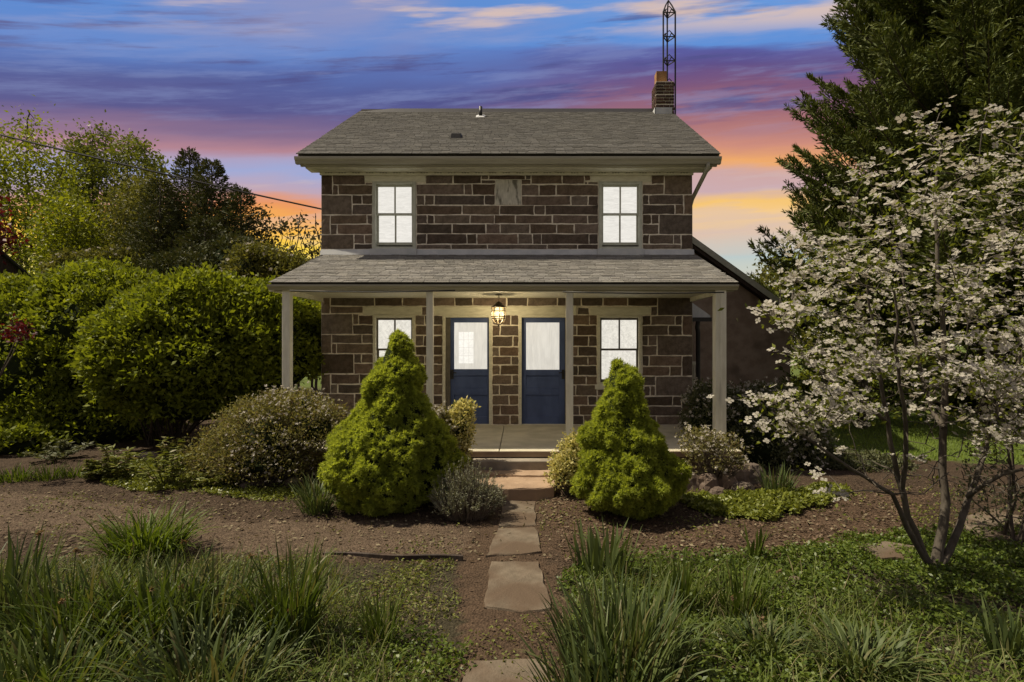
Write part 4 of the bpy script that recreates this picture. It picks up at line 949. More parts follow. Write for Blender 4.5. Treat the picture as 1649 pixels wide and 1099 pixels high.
# ---- broad-leaved shrubs: clumps over a union of ellipsoids
def shrub(name, label, cat, blobs, nclump, per, L, W, leaf, group=None, seed=1, core=.8, spread=.16, up=.25, loose=0.0, flowers=None, stems=None, low=.0, base=None, twigmat='twig'):
    """blobs: (x, y, z, rx, ry, rz). flowers: (mat, count, size, test)"""
    rg = np.random.default_rng(seed); B = np.array(blobs, float)
    b0 = base or (B[0][0], B[0][1], 0); root = thing(name, label, cat, b0, group)
    area = (B[:, 3] * B[:, 5] + B[:, 4] * B[:, 5] + B[:, 3] * B[:, 4]); ks = rg.choice(len(B), nclump * 3, p=area / area.sum())
    N = unit(rg.normal(size=(len(ks), 3))); N[:, 2] = np.where(N[:, 2] < -.5, -N[:, 2], N[:, 2])
    rad = 1 + (fbm(np.arctan2(N[:, 1], N[:, 0]) * 2.5 + ks * 9, N[:, 2] * 3.5, seed) - .5) * .5
    if loose: rad = rad * (1 - loose * rg.uniform(0, 1, len(ks)) ** 1.5)
    P = B[ks, :3] + N * B[ks, 3:] * rad[:, None]
    inside = np.zeros(len(P), bool)
    for j, q in enumerate(B): inside |= (np.sum(((P - q[:3]) / (q[3:] * (.80 - loose * .5))) ** 2, 1) < 1) & (ks != j)
    keep = (~inside) & (P[:, 2] > low); P, N = P[keep][:nclump], N[keep][:nclump]
    m = per; Pn = np.repeat(P, m, 0); Nn = np.repeat(N, m, 0)
    cs = np.repeat(rg.uniform(.6, 1.4, len(P)), m)[:, None]
    pos = Pn + unit(rg.normal(size=Pn.shape)) * (rg.uniform(0, 1, (len(Pn), 1)) ** .6) * spread * cs
    pos = pos[(pos[:, 2] > .01)]; Nn = Nn[:len(pos)]
    d = unit(rg.normal(size=pos.shape) * .8 + Nn * .7 + np.array([0, 0, .25]))
    add_np('foliage', leaf_quads(pos, d, L * rg.uniform(.6, 1.25, len(pos)), W * rg.uniform(.7, 1.2, len(pos)), up=up), leaf, root)
    if flowers:
        fm, cnt, fs, test = flowers
        c = P + N * spread * .7
        if test is not None: c = c[test(c)]
        c = c[rg.integers(0, len(c), cnt)] + rg.normal(size=(cnt, 3)) * spread * .45
        q = np.repeat(c, 5, 0); ax = np.repeat(unit(np.repeat(N[:1] * 0, cnt, 0) + unit(rg.normal(size=(cnt, 3))) * .6 + np.array([-.1, -.5, .7])), 5, 0)
        t1 = unit(np.cross(ax, rdir(cnt).repeat(5, 0))); t2 = np.cross(ax, t1); an = np.tile(np.arange(5) * 2 * np.pi / 5, cnt)
        dd = t1 * np.cos(an)[:, None] + t2 * np.sin(an)[:, None] + ax * .25
        add_np('flowers', leaf_quads(q, dd, fs * rg.uniform(.8, 1.2, len(q)), fs * .75, fold=.1), fm, root)
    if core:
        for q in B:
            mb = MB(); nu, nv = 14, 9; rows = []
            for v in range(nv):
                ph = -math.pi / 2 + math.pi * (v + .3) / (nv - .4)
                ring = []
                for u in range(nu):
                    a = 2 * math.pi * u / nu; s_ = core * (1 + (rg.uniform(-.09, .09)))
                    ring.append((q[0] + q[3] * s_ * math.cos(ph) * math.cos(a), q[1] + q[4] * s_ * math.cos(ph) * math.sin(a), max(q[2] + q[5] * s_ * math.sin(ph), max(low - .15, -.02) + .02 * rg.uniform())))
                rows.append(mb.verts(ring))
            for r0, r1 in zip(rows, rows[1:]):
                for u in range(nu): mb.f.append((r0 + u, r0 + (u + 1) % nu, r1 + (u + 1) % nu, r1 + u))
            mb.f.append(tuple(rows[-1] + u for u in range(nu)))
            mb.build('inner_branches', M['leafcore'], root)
    ns = stems if stems is not None else 40
    paths = []
    tips = P[rg.integers(0, len(P), ns)] if len(P) else []
    for tp in tips:
        s0 = Vector((b0[0] + rg.uniform(-.18, .18) * B[0][3], b0[1] + rg.uniform(-.18, .18) * B[0][4], -.02)); e = Vector(tp)
        mid = s0.lerp(e, .5) + Vector((rg.uniform(-.1, .1), rg.uniform(-.1, .1), .12 * (e.z - s0.z))) * B[0][3]
        th_ = .006 + .012 * min(B[0][5], 2.0)
        paths.append(([s0, s0.lerp(mid, .5) + Vector((rg.uniform(-.03, .03), rg.uniform(-.03, .03), 0)), mid, mid.lerp(e, .5), e], [th_, th_ * .8, th_ * .6, th_ * .4, th_ * .2]))
    if paths: twig_mesh(paths, 'stems', M[twigmat], root)
    return root
def blob(px, py, Y, hwx, hwy, ry=None):
    """ellipsoid from its picture centre and half sizes"""
    k = Y / FPX; x, y, z = at(px, py, Y); return (x, y, z, hwx * k, ry or hwx * k, hwy * k)
shrub('viburnum_hedge', 'big rounded glossy green shrub at the far left with its right side behind another', 'shrub',
      [blob(60, 610, 12.6, 200, 145, 1.8), blob(170, 560, 12.6, 105, 122, 1.5), blob(-120, 610, 12.6, 190, 160, 2.0), blob(40, 520, 12.8, 110, 62, 1.4), blob(165, 492, 12.8, 85, 58, 1.1), blob(80, 690, 12.0, 190, 60, 1.4)], 3300, 20, .115, .06, G['hedge'], 'tall hedge shrubs left of the house', 21, .86, .20, low=.25, twigmat='bark')
shrub('viburnum_hedge', 'rounded glossy green shrub with open stems below, beside the left porch post', 'shrub',
      [blob(315, 570, 10.9, 138, 88, 1.5), blob(432, 560, 11.5, 85, 85, 1.3), blob(330, 503, 11.0, 88, 55, 1.1), blob(415, 520, 11.6, 70, 55, 1.0), blob(235, 600, 10.8, 62, 78, .9), blob(485, 545, 12.1, 46, 62, 1.0), blob(320, 640, 11.0, 105, 42, 1.0)], 3000, 20, .11, .058, G['hedge'], 'tall hedge shrubs left of the house', 22, .84, .19, low=.45, base=(at(290, 640, 12)[0], 11.6, 0), twigmat='bark')
shrub('low_evergreen', 'low dark leafy plant at the foot of the far left hedge', 'plant', [blob(20, 715, 10.6, 70, 30, .6)], 160, 16, .11, .06, G['hedge'], None, 23, .7, .12)
shrub('azalea', 'wide twiggy azalea with small olive leaves and pale flowers left of the large conifer', 'shrub',
      [blob(440, 705, 8.15, 95, 62, .75), blob(505, 690, 8.05, 58, 44, .5), blob(375, 725, 8.2, 60, 45, .55), blob(455, 662, 8.2, 45, 30, .4), blob(430, 745, 8.0, 90, 34, .55), blob(335, 745, 8.3, 34, 30, .4), blob(398, 672, 8.3, 30, 26, .3), blob(492, 652, 8.1, 26, 20, .25)], 1300, 15, .048, .022, G['azalea'], None, 24, .50, .13, loose=.42,
      flowers=(G['petal_dim'], 620, .026, lambda c: c[:, 0] > at(405, 0, 8.1)[0]), stems=260)
shrub('white_azalea', 'small azalea with white blossoms tucked behind the left conifer by the porch post', 'shrub', [blob(705, 700, 8.1, 26, 42, .25)], 160, 14, .045, .022, G['azalea'], None, 25, .5, .07, loose=.2, flowers=(G['petal'], 170, .03, None), stems=50)
shrub('variegated_euonymus', 'taller yellow variegated shrub between the left conifer and the blue door', 'shrub', [blob(742, 695, 8.2, 22, 42, .22), blob(748, 668, 8.2, 17, 20, .17), blob(735, 735, 8.15, 20, 36, .2)], 330, 13, .05, .028, G['variegated'], 'variegated shrubs flanking the steps', 26, .45, .07, loose=.35, stems=60)
shrub('variegated_euonymus', 'shorter yellow-green variegated shrub right of the stone steps', 'shrub', [blob(918, 752, 7.55, 28, 40, .24), blob(905, 765, 7.45, 20, 26, .18), blob(925, 722, 7.6, 16, 20, .15)], 300, 13, .045, .025, G['variegated'], 'variegated shrubs flanking the steps', 27, .4, .07, loose=.4, stems=60)
shrub('white_azalea', 'dark azalea mass with scattered white flowers around the right porch post', 'shrub',
      [blob(1215, 700, 9.9, 95, 72, 1.0), blob(1150, 680, 9.8, 48, 62, .6), blob(1275, 720, 9.7, 60, 55, .7), blob(1240, 655, 10.0, 50, 30, .5)], 1500, 15, .06, .03, G['rhodo'], None, 28, .74, .12, loose=.12,
      flowers=(G['petal_dim'], 850, .036, None), stems=80)
shrub('white_azalea', 'sparse twiggy azalea with a few white flowers in front of the right porch corner', 'shrub', [blob(1150, 735, 8.05, 50, 38, .4), blob(1120, 715, 8.1, 28, 25, .3)], 240, 11, .045, .02, G['azalea'], None, 29, 0, .09, loose=.5, flowers=(G['petal_dim'], 150, .03, None), stems=150)
# low woody lavender by the walk
def lavender(label, px, py, hw, ht, seed):
    rg = np.random.default_rng(seed); Y = gy(py) + .28; k = Y / FPX; c = np.array([(px - VPX) * k, Y, 0.]); root = thing('lavender', label, 'shrub', tuple(c))
    n = 460; th = rg.uniform(0, 2 * np.pi, n); r = np.sqrt(rg.uniform(0, 1, n)); paths = []; tp = []
    for a, q in zip(th, r):
        s0 = c + np.array([math.cos(a), math.sin(a) * .7, 0]) * q * hw * k * .55; e = c + np.array([math.cos(a) * q * hw * k, math.sin(a) * q * hw * k * .7, ht * k * (1.02 - .55 * q ** 2) * rg.uniform(.45, 1.15)]) + rg.normal(size=3) * .03
        m_ = (s0 + e) / 2 + rg.normal(size=3) * .03; paths.append(([s0, m_, e], [.005, .004, .002])); tp.append((m_, e))
    twig_mesh(paths, 'stems', M['twig'], root, sides=4)
    P = []; D = []
    for m_, e in tp:
        d = unit((e - m_)[None])[0]
        for j in range(16):
            f = rg.uniform(.25, 1.05); P.append(m_ + (e - m_) * f + rg.normal(size=3) * .006); D.append(d + rg.normal(size=3) * .55)
    add_np('foliage', leaf_quads(np.array(P), np.array(D), .035, .008), G['lavender'], root)
lavender('low woody lavender with dry grey twigs between the left conifer and the walk', 752, 846, 60, 84, 31)

# ---- clumps of strap leaves
def clump(label, px, pyb, pyt, x0, x1, n, w, leaf, cat='plant', name='strap_leaf_clump', lean=(.05, .5), bend=(.1, .9), seed=1, group=None, flat=.55, single=False, hvar=(.38, 1.05), depth=None):
    """clump standing at (px,pyb) in the picture, leaf tips up to pyt, x0..x1 wide"""
    rg = np.random.default_rng(seed + 100); Y = gy(pyb); k = Y / FPX; c = np.array([(px - VPX) * k, Y, -.01])
    H = (pyb - pyt) * k / math.cos(sum(lean) / 2 * .6); foot = (x1 - x0) * k * .5 * flat
    a = rg.uniform(0, 2 * np.pi, n); r = np.sqrt(rg.uniform(0, 1, n)) * foot
    base = c + np.stack([np.cos(a) * r, np.sin(a) * r * .7, np.zeros(n)], -1)
    az_ = a + rg.normal(size=n) * .7; ln = rg.uniform(lean[0], lean[1], n) * (.35 + .65 * r / max(foot, .01)); bd = rg.uniform(bend[0], bend[1], n); bd = np.where(rg.uniform(size=n) < .16, bd + rg.uniform(.6, 1.7, n), bd)
    Hn = H * rg.uniform(hvar[0], hvar[1], n) * 1.05; Wn = w * rg.uniform(.55, 1.1, n)
    if not single:
        o = add_np(name, straps(base, az_, ln, Hn, Wn, bd), leaf, None, None); V = None
        # set the origin at the foot
        me = o.data; co = np.empty(len(me.vertices) * 3, np.float32); me.vertices.foreach_get('co', co); co = co.reshape(-1, 3) - c.astype(np.float32); me.vertices.foreach_set('co', co.ravel()); o.location = c
        return tag(o, label, cat, group)
    root = thing(name, label, cat, tuple(c), group)
    for j in range(n):
        s = slice(j, j + 1); add_np('leaf', straps(base[s], az_[s], ln[s], Hn[s], Wn[s], bd[s], 7), leaf, root, None)
    return root
FG = 'strap-leaved clumps in the front beds'
clump('iris fan with broad upright blades beside the walk, right of the flagstones', 972, 928, 842, 898, 1046, 58, .030, G['strap_blue'], 'iris', 'iris', (.02, .55), (.0, .5), 1, None, .62, True, (.6, 1.05))
clump('small iris with a few broad blades standing alone in the right ground cover', 1217, 905, 838, 1192, 1246, 15, .034, G['strap'], 'iris', 'iris', (.02, .4), (.0, .35), 2, None, .5, True, (.6, 1.05))
clump('large dense grey-green daffodil clump at the bottom right of the walk', 1000, 1085, 935, 888, 1120, 420, .017, G['strap_blue'], 'plant', 'strap_leaf_clump', (.05, .55), (.1, .8), 3, FG, .75)
clump('daffodil foliage at the bottom frame edge just right of the last flagstone', 985, 1150, 1010, 880, 1130, 260, .016, G['strap_blue'], 'plant', 'strap_leaf_clump', (.05, .6), (.1, .9), 4, FG, .75)
clump('upright dark green clump behind the large daffodil clump', 1100, 985, 892, 1058, 1142, 110, .016, G['strap'], 'plant', 'strap_leaf_clump', (.02, .4), (.0, .5), 5, FG, .6)
clump('loose upright clump with brown flower heads in the middle of the right bed', 1188, 992, 905, 1140, 1245, 120, .014, G['strap'], 'plant', 'strap_leaf_clump', (.05, .5), (.1, .7), 6, FG, .7)
clump('wide arching daylily clump at the bottom of the right bed', 1385, 1085, 1000, 1262, 1495, 360, .019, G['strap_blue'], 'plant', 'daylily_clump', (.2, 1.0), (.6, 1.7), 7, FG, .55)
clump('arching daylily clump between the daffodils and the wide daylily', 1235, 1055, 990, 1160, 1310, 200, .017, G['strap_blue'], 'plant', 'daylily_clump', (.2, 1.0), (.5, 1.5), 8, FG, .6)
clump('stiff blade clump at the right frame edge of the front bed', 1622, 1062, 972, 1572, 1670, 60, .026, G['strap_blue'], 'plant', 'strap_leaf_clump', (.05, .55), (.0, .5), 9, FG, .5)
clump('spiky grey-green clump beside the border rocks of the right bed', 1252, 800, 746, 1212, 1298, 150, .017, G['strap_blue'], 'plant', 'strap_leaf_clump', (.05, .6), (.05, .6), 10, FG, .5)
clump('rounded bright green daylily mound on the left brown path', 236, 893, 808, 148, 326, 460, .016, G['lily'], 'plant', 'daylily_clump', (.15, .9), (.5, 1.6), 11, FG, .6)
clump('tallest strap-leaf clump at the left frame edge', 10, 1010, 852, -60, 92, 190, .017, G['strap_blue'], 'plant', 'strap_leaf_clump', (.03, .45), (.05, .7), 12, FG, .7)
clump('tall strap-leaf clump second from the left frame edge', 110, 1045, 905, 35, 195, 260, .017, G['strap'], 'plant', 'strap_leaf_clump', (.05, .6), (.1, 1.0), 13, FG, .8)
clump('dense strap-leaf clump in front of the daylily mound', 245, 1040, 892, 160, 330, 300, .016, G['strap'], 'plant', 'strap_leaf_clump', (.05, .6), (.1, 1.0), 14, FG, .8)
clump('strap-leaf clump with pale tips between the daylily mound and the dark upright clump', 345, 1030, 888, 270, 420, 240, .016, G['strap_blue'], 'plant', 'strap_leaf_clump', (.05, .55), (.1, .9), 15, FG, .8)
clump('dark upright strap-leaf clump at the right end of the left foreground mass', 462, 1032, 880, 395, 528, 240, .015, G['strap'], 'plant', 'strap_leaf_clump', (.05, .5), (.1, .8), 16, FG, .7)
clump('sprawling strap-leaf clump at the bottom frame edge, left part', 330, 1120, 985, 190, 480, 260, .016, G['strap_blue'], 'plant', 'strap_leaf_clump', (.2, .9), (.3, 1.3), 17, FG, .8)
clump('sprawling strap-leaf clump in the bottom left corner', 90, 1130, 985, -40, 220, 280, .016, G['strap'], 'plant', 'strap_leaf_clump', (.2, .9), (.3, 1.3), 18, FG, .8)
clump('small upright grassy clump alone in the weedy ground left of the walk', 614, 1035, 940, 585, 650, 95, .011, G['strap'], 'plant', 'strap_leaf_clump', (.02, .45), (.05, .6), 19, FG, .6)
clump('blue-green grassy clump tucked against the left side of the large conifer', 508, 828, 758, 465, 548, 190, .015, G['strap_blue'], 'plant', 'strap_leaf_clump', (.1, .8), (.2, 1.1), 20, FG, .5)
clump('low bright grass tuft at the far left of the far bed', 22, 778, 745, -10, 60, 150, .014, G['lily'], 'grass', 'grass_tuft', (.1, .8), (.2, 1.0), 21, 'bright grass tufts in the left bed', .8)
clump('bright grass tuft second from the left in the far bed', 78, 776, 742, 55, 104, 110, .012, G['lily'], 'grass', 'grass_tuft', (.1, .7), (.2, .9), 22, 'bright grass tufts in the left bed', .8)
clump('bright grass tuft nearest the leafy peony in the far bed', 118, 772, 742, 96, 142, 100, .012, G['lily'], 'grass', 'grass_tuft', (.1, .7), (.2, .9), 23, 'bright grass tufts in the left bed', .8)
clump('drooping narrow-leaved tuft at the foot of the white azalea right of the walk', 1128, 772, 750, 1110, 1150, 50, .012, G['strap_blue'], 'plant', 'grass_tuft', (.1, .8), (.2, 1.0), 24, None, .7)

# dry flower heads on stalks among the left clumps
def dry_head(px, py, pyb, label, seed):
    rg = np.random.default_rng(seed); Y = gy(pyb); k = Y / FPX; x, z = (px - VPX) * k, EYE - (py - VPY) * k; bx = x + rg.uniform(-.12, .12)
    root = thing('spent_flower', label, 'flower', (bx, Y, 0), 'spent flower heads on stalks')
    MB().tube([(bx, Y, 0), (bx + (x - bx) * .35, Y, z * .6), (x, Y, z)], [.004, .0035, .003], 5).build('stalk', G['strap'], root)
    n = 14; P = np.tile([x, Y, z], (n, 1)); D = unit(rg.normal(size=(n, 3)) + np.array([.2, 0, -.3])); add_np('flower_head', leaf_quads(P, D, .030, .016), G['papery'], root, None)
for q, (px, py, pyb, lab) in enumerate([(63, 858, 1010, 'spent brown flower head highest at the far left'), (122, 885, 1030, 'spent brown flower head leaning right, second from the left'), (297, 872, 1010, 'spent brown flower head above the daylily mound'), (242, 950, 1045, 'spent brown flower head low in the left clumps'),
        (291, 946, 1040, 'pale spent flower head beside the low one'), (98, 968, 1060, 'spent flower head low at the left among dark leaves'), (462, 985, 1045, 'papery spent flower head in the dark upright clump'), (405, 895, 1020, 'spent flower head at the top of the middle clump'),
        (1177, 962, 1030, 'orange-brown spent flower head in the right bed'), (1225, 995, 1050, 'spent flower head by the right arching daylily'), (1254, 920, 990, 'small orange spent flower in the right ground cover')]): dry_head(px, py, pyb, lab, 60 + q)

# young peonies in the left bed
def peony(label, px, pyb, pyt, hw, seed, leaf=None):
    rg = np.random.default_rng(seed); Y = gy(pyb); k = Y / FPX; c = np.array([(px - VPX) * k, Y, 0.]); root = thing('peony', label, 'plant', tuple(c), 'leafy perennials in the left bed'); H = (pyb - pyt) * k
    paths = []; P = []; D = []
    for j in range(16):
        a = rg.uniform(0, 2 * np.pi); r = rg.uniform(.2, 1) * hw * k; e = c + np.array([math.cos(a) * r, math.sin(a) * r, H * rg.uniform(.45, 1.0) * (1.1 - .45 * r / (hw * k))]); s0 = c + np.array([math.cos(a), math.sin(a), 0]) * .04
        m_ = (s0 + e) / 2 + np.array([0, 0, .04]); paths.append(([s0, m_, e], [.006, .005, .003]))
        for q in np.linspace(.35, 1, 9):
            p = s0 * (1 - q) ** 2 + 2 * m_ * q * (1 - q) + e * q * q
            for _ in range(4): P.append(p); aa = rg.uniform(0, 2 * np.pi); D.append((math.cos(aa), math.sin(aa), rg.uniform(-.1, .5)))
    twig_mesh(paths, 'stems', G['olive'], root, sides=4); add_np('foliage', leaf_quads(np.array(P), np.array(D), .11 * rg.uniform(.6, 1.2, len(P)), .035, up=.6), leaf or G['olive'], root)
peony('larger leafy perennial with layered leaves in the left bed', 268, 790, 688, 48, 71, G['weed'])
peony('smaller leafy perennial left of the layered one', 192, 778, 706, 44, 72, G['weed'])
peony('low leafy perennial between the layered one and the azalea', 345, 790, 745, 38, 73, G['weed'])
peony('low yellow-green perennial in front of the azalea, above the small sunken fieldstone', 398, 784, 742, 46, 74, G['pachy'])
peony('leafy perennial with pale leaves behind the layered one, near the hedge', 312, 752, 690, 44, 75, G['azalea'])
peony('small leafy perennial between the grass tufts and the smaller layered plant', 152, 778, 738, 26, 76, G['weed'])
peony('dark leafy perennial at the hedge foot behind the bright grass tufts', 90, 745, 700, 44, 77, G['rhodo'])

# ------------------------------------------------------------------ trees
class Tree:
    """limbs as polylines; twigs grow from the nearest limb point towards target points of the crown"""
    def __init__(s, seed): s.rg = np.random.default_rng(seed); s.paths = []; s.nodes = []; s.rad = []; s.tips = []; s.twpts = []
    def limb(s, pts, r0, r1, wob=.02):
        pts = [np.array(p, float) for p in pts]; out = []
        for a, b in zip(pts, pts[1:]):
            m = max(2, int(np.linalg.norm(b - a) / .25))
            for j in range(m): out.append(a + (b - a) * j / m + s.rg.normal(size=3) * wob * (len(out) > 0))
        out.append(pts[-1]); n = len(out); rr = [r0 + (r1 - r0) * (j / (n - 1)) ** .8 for j in range(n)]
        s.paths.append((out, rr)); s.nodes += out[n // 5:]; s.rad += rr[n // 5:]
    def grow(s, targets, rtip=.004, rise=.25, seglen=.3, wob=.04, grab=.55):
        ctr = np.mean(np.array(s.nodes), 0)
        order = np.argsort([np.min(np.linalg.norm(np.array(s.nodes) - t, axis=1)) for t in targets])
        for oi in order:
            t = np.array(targets[oi]); N = np.array(s.nodes); d = np.linalg.norm(N - t, axis=1) + np.maximum(N[:, 2] - t[2], 0) * .9
            j = int(np.argmin(d)); a = N[j]; L = np.linalg.norm(t - a)
            if L < 1e-3: continue
            m = max(3, int(L / seglen)); r0 = max(min(s.rad[j] * grab, .012 + .02 * L), rtip * 1.3); out = []
            for q in range(m + 1):
                f = q / m; p = a + (t - a) * f + np.array([0, 0, rise * L * f * (1 - f)])
                if 0 < q < m: p = p + s.rg.normal(size=3) * wob * L * .6
                out.append(p)
            rr = [r0 + (rtip - r0) * (q / m) for q in range(m + 1)]
            s.paths.append((out, rr)); s.nodes += out[1:]; s.rad += rr[1:]; s.tips.append((out[-1], unit((out[-1] - out[-2])[None])[0])); s.twpts += out[m // 2:]
    def wood(s, mat, parent, split=.03):
        mb1, mb2 = MB(), MB()
        for p, r in s.paths: (mb1 if r[0] > split else mb2).tube(p, list(r), 7 if r[0] > split else 4, caps=False)
        mb1.build('trunk', mat, parent, None, smooth=True)
        if mb2.v: mb2.build('twigs', mat, parent, 'stuff', smooth=True)

# ---- flowering dogwood on the right
DY = 5.16; dp = lambda px, py, dy=0.0: np.array(at(px, py, DY + dy))
dog = thing('flowering_dogwood', 'multi-stemmed dogwood in white bloom on the right, dark bare stems below', 'tree', tuple(at(1505, 915, DY)))
T = Tree(5)
T.limb([dp(1506, 918), dp(1519, 850, .02), dp(1522, 760, .05), dp(1522, 650, .1), dp(1520, 540, .1), dp(1512, 440, .2), dp(1505, 330, .25), dp(1520, 230, .3)], .050, .009, .012)
T.limb([dp(1500, 916), dp(1475, 860, -.05), dp(1455, 800, -.1), dp(1440, 740, -.15), dp(1430, 680, -.2), dp(1416, 610, -.25), dp(1410, 540, -.3), dp(1395, 440, -.4)], .036, .009, .012)
T.limb([dp(1497, 914), dp(1462, 850, -.15), dp(1438, 795, -.3), dp(1395, 770, -.45), dp(1340, 735, -.55), dp(1285, 695, -.6), dp(1245, 662, -.65)], .027, .007, .012)
T.limb([dp(1514, 912), dp(1545, 850, .05), dp(1572, 770, .15), dp(1590, 700, .25), dp(1625, 620, .3), dp(1660, 520, .35)], .040, .010, .012)
T.limb([dp(1520, 690, .05), dp(1495, 640, .3), dp(1476, 570, .4), dp(1462, 480, .5), dp(1450, 380, .6)], .026, .008, .012)
T.limb([dp(1452, 790, -.1), dp(1462, 700, -.35), dp(1450, 620, -.5), dp(1444, 560, -.6), dp(1440, 470, -.7)], .024, .008, .012)
T.limb([dp(1558, 800, .1), dp(1610, 765, -.2), dp(1680, 745, -.4)], .024, .010, .01)
T.limb([dp(1430, 680, -.2), dp(1380, 640, -.2), dp(1320, 600, -.1), dp(1275, 560, 0)], .022, .008, .01)
rg = np.random.default_rng(55)
POLY = [(1285, 350), (1380, 262), (1450, 215), (1530, 165), (1640, 150), (1740, 200), (1780, 640), (1600, 640), (1500, 612), (1330, 600), (1262, 575), (1250, 440)]
POLY2 = [(1222, 645), (1290, 622), (1345, 640), (1350, 700), (1290, 715), (1225, 690)]
targets = []
while len(targets) < 250:
    px, py = rg.uniform(1240, 1780), rg.uniform(150, 650)
    if inpoly(np.array([px]), np.array([py]), POLY)[0]:
        if py < 380 and rg.uniform() < .42: continue
        targets.append(dp(px, py, rg.uniform(-1.25, 1.3)))
while len(targets) < 264:
    px, py = rg.uniform(1200, 1350), rg.uniform(622, 715)
    if inpoly(np.array([px]), np.array([py]), POLY2)[0]: targets.append(dp(px, py, -.6 + rg.uniform(-.35, .35)))
for _ in range(210): targets.append(dp(rg.uniform(1330, 1720), rg.uniform(590, 800), rg.uniform(-.8, .8)))
T.grow(targets, .0035, .16, .22, .05)
T.wood(M['bark_pale'], dog, .02)
tips = np.array([t[0] for t in T.tips]); extra = np.array(T.twpts)
cl = np.concatenate([tips, (tips + rg.normal(size=tips.shape) * [.11, .11, .03])[::2], extra[rg.integers(0, len(extra), 200)]])
low_ = (cl[:, 2] < at(0, 625, DY)[2]) & (cl[:, 0] > at(1345, 0, DY)[0]) & (rg.uniform(size=len(cl)) > np.where(cl[:, 0] > at(1530, 0, DY)[0], .55, .18) * (cl[:, 2] > at(0, 735, DY)[2]))
cl = cl[~low_]
per = 7; c = np.repeat(cl, per, 0) + rg.normal(size=(len(cl) * per, 3)) * [.085, .085, .028] + [0, 0, .02]
nf = len(c); ax = unit(rg.normal(size=(nf, 3)) * .42 + np.array([-.08, -.35, 1.0])); t1 = unit(np.cross(ax, rdir(nf))); t2 = np.cross(ax, t1)
V, D_ = [], []
for q in range(4):
    a = q * math.pi / 2; V.append(c); D_.append(t1 * math.cos(a) + t2 * math.sin(a) + ax * .12)
Vp, Dp = np.concatenate(V), np.concatenate(D_)
sz = np.tile(rg.uniform(.75, 1.2, nf), 4)
def petals(P, D, A, L, W):
    """broad bracts with a blunt notched tip"""
    D = unit(D); S = unit(np.cross(A, D)); L = L[:, None]; W = W[:, None]
    v = np.stack([P, P + D * L * .55 + S * W * .5 + A * L * .07, P + D * L + S * W * .30 + A * L * .02, P + D * L * .93, P + D * L - S * W * .30 + A * L * .02, P + D * L * .55 - S * W * .5 + A * L * .07], 1).reshape(-1, 3)
    return v, np.arange(len(P) * 6).reshape(-1, 6)
add_np('flowers', petals(Vp, Dp, np.tile(ax, (4, 1)), .0325 * sz, .028 * sz), G['petal'], dog)
cc = c + ax * .006
add_np('flower_centres', leaf_quads(np.repeat(cc, 2, 0), np.repeat(ax, 2, 0) + rdir(nf * 2) * .6, .012, .012), G['dogleaf'], dog)
lp = np.repeat(cl, 8, 0) + rg.normal(size=(len(cl) * 8, 3)) * [.10, .10, .05]
add_np('leaves', leaf_quads(lp, rg.normal(size=lp.shape) + [0, 0, .5], .055 * rg.uniform(.6, 1.2, len(lp)), .026, up=.4), G['dogleaf'], dog)

# ---- dark twiggy shrub at the right edge
def twiggy(name, label, cat, pts, n, nl, leaf, seed, L=.05, W=.026, fl=0, mat='bark', base=None, group=None, r0=.02):
    root = thing(name, label, cat, tuple(base), group); rg = np.random.default_rng(seed); T = Tree(seed); b = np.array(base, float)
    P = np.array(pts); 
    for j in range(6):
        t = P[rg.integers(0, len(P))]; T.limb([b + rg.normal(size=3) * [.08, .08, 0], b * .45 + t * .55 + rg.normal(size=3) * .08, t], r0, r0 * .35, .01)
    T.grow(list(P), .0035, .12, .2, .06); T.wood(M[mat], root, .03)
    tw = np.array(T.twpts); q = tw[rg.integers(0, len(tw), nl)] + rg.normal(size=(nl, 3)) * .05
    add_np('foliage', leaf_quads(q, rg.normal(size=q.shape) + [0, 0, .4], L * rg.uniform(.6, 1.2, nl), W, up=.3), leaf, root)
    if fl:
        q = tw[rg.integers(0, len(tw), fl)] + rg.normal(size=(fl, 3)) * .03; add_np('flowers', leaf_quads(np.repeat(q, 4, 0), rdir(fl * 4), .03, .024), G['petal'], root)
    return root
rg = np.random.default_rng(91)
twiggy('bare_shrub', 'dark twiggy shrub with few leaves at the right frame edge behind the dogwood', 'shrub', [np.array(at(rg.uniform(1545, 1760), rg.uniform(650, 850), 5.9 + rg.uniform(-.6, .6))) for _ in range(140)], 0, 1500, G['rhodo'], 92, base=at(1640, 893, 5.9)[:2] + (0,), r0=.022)

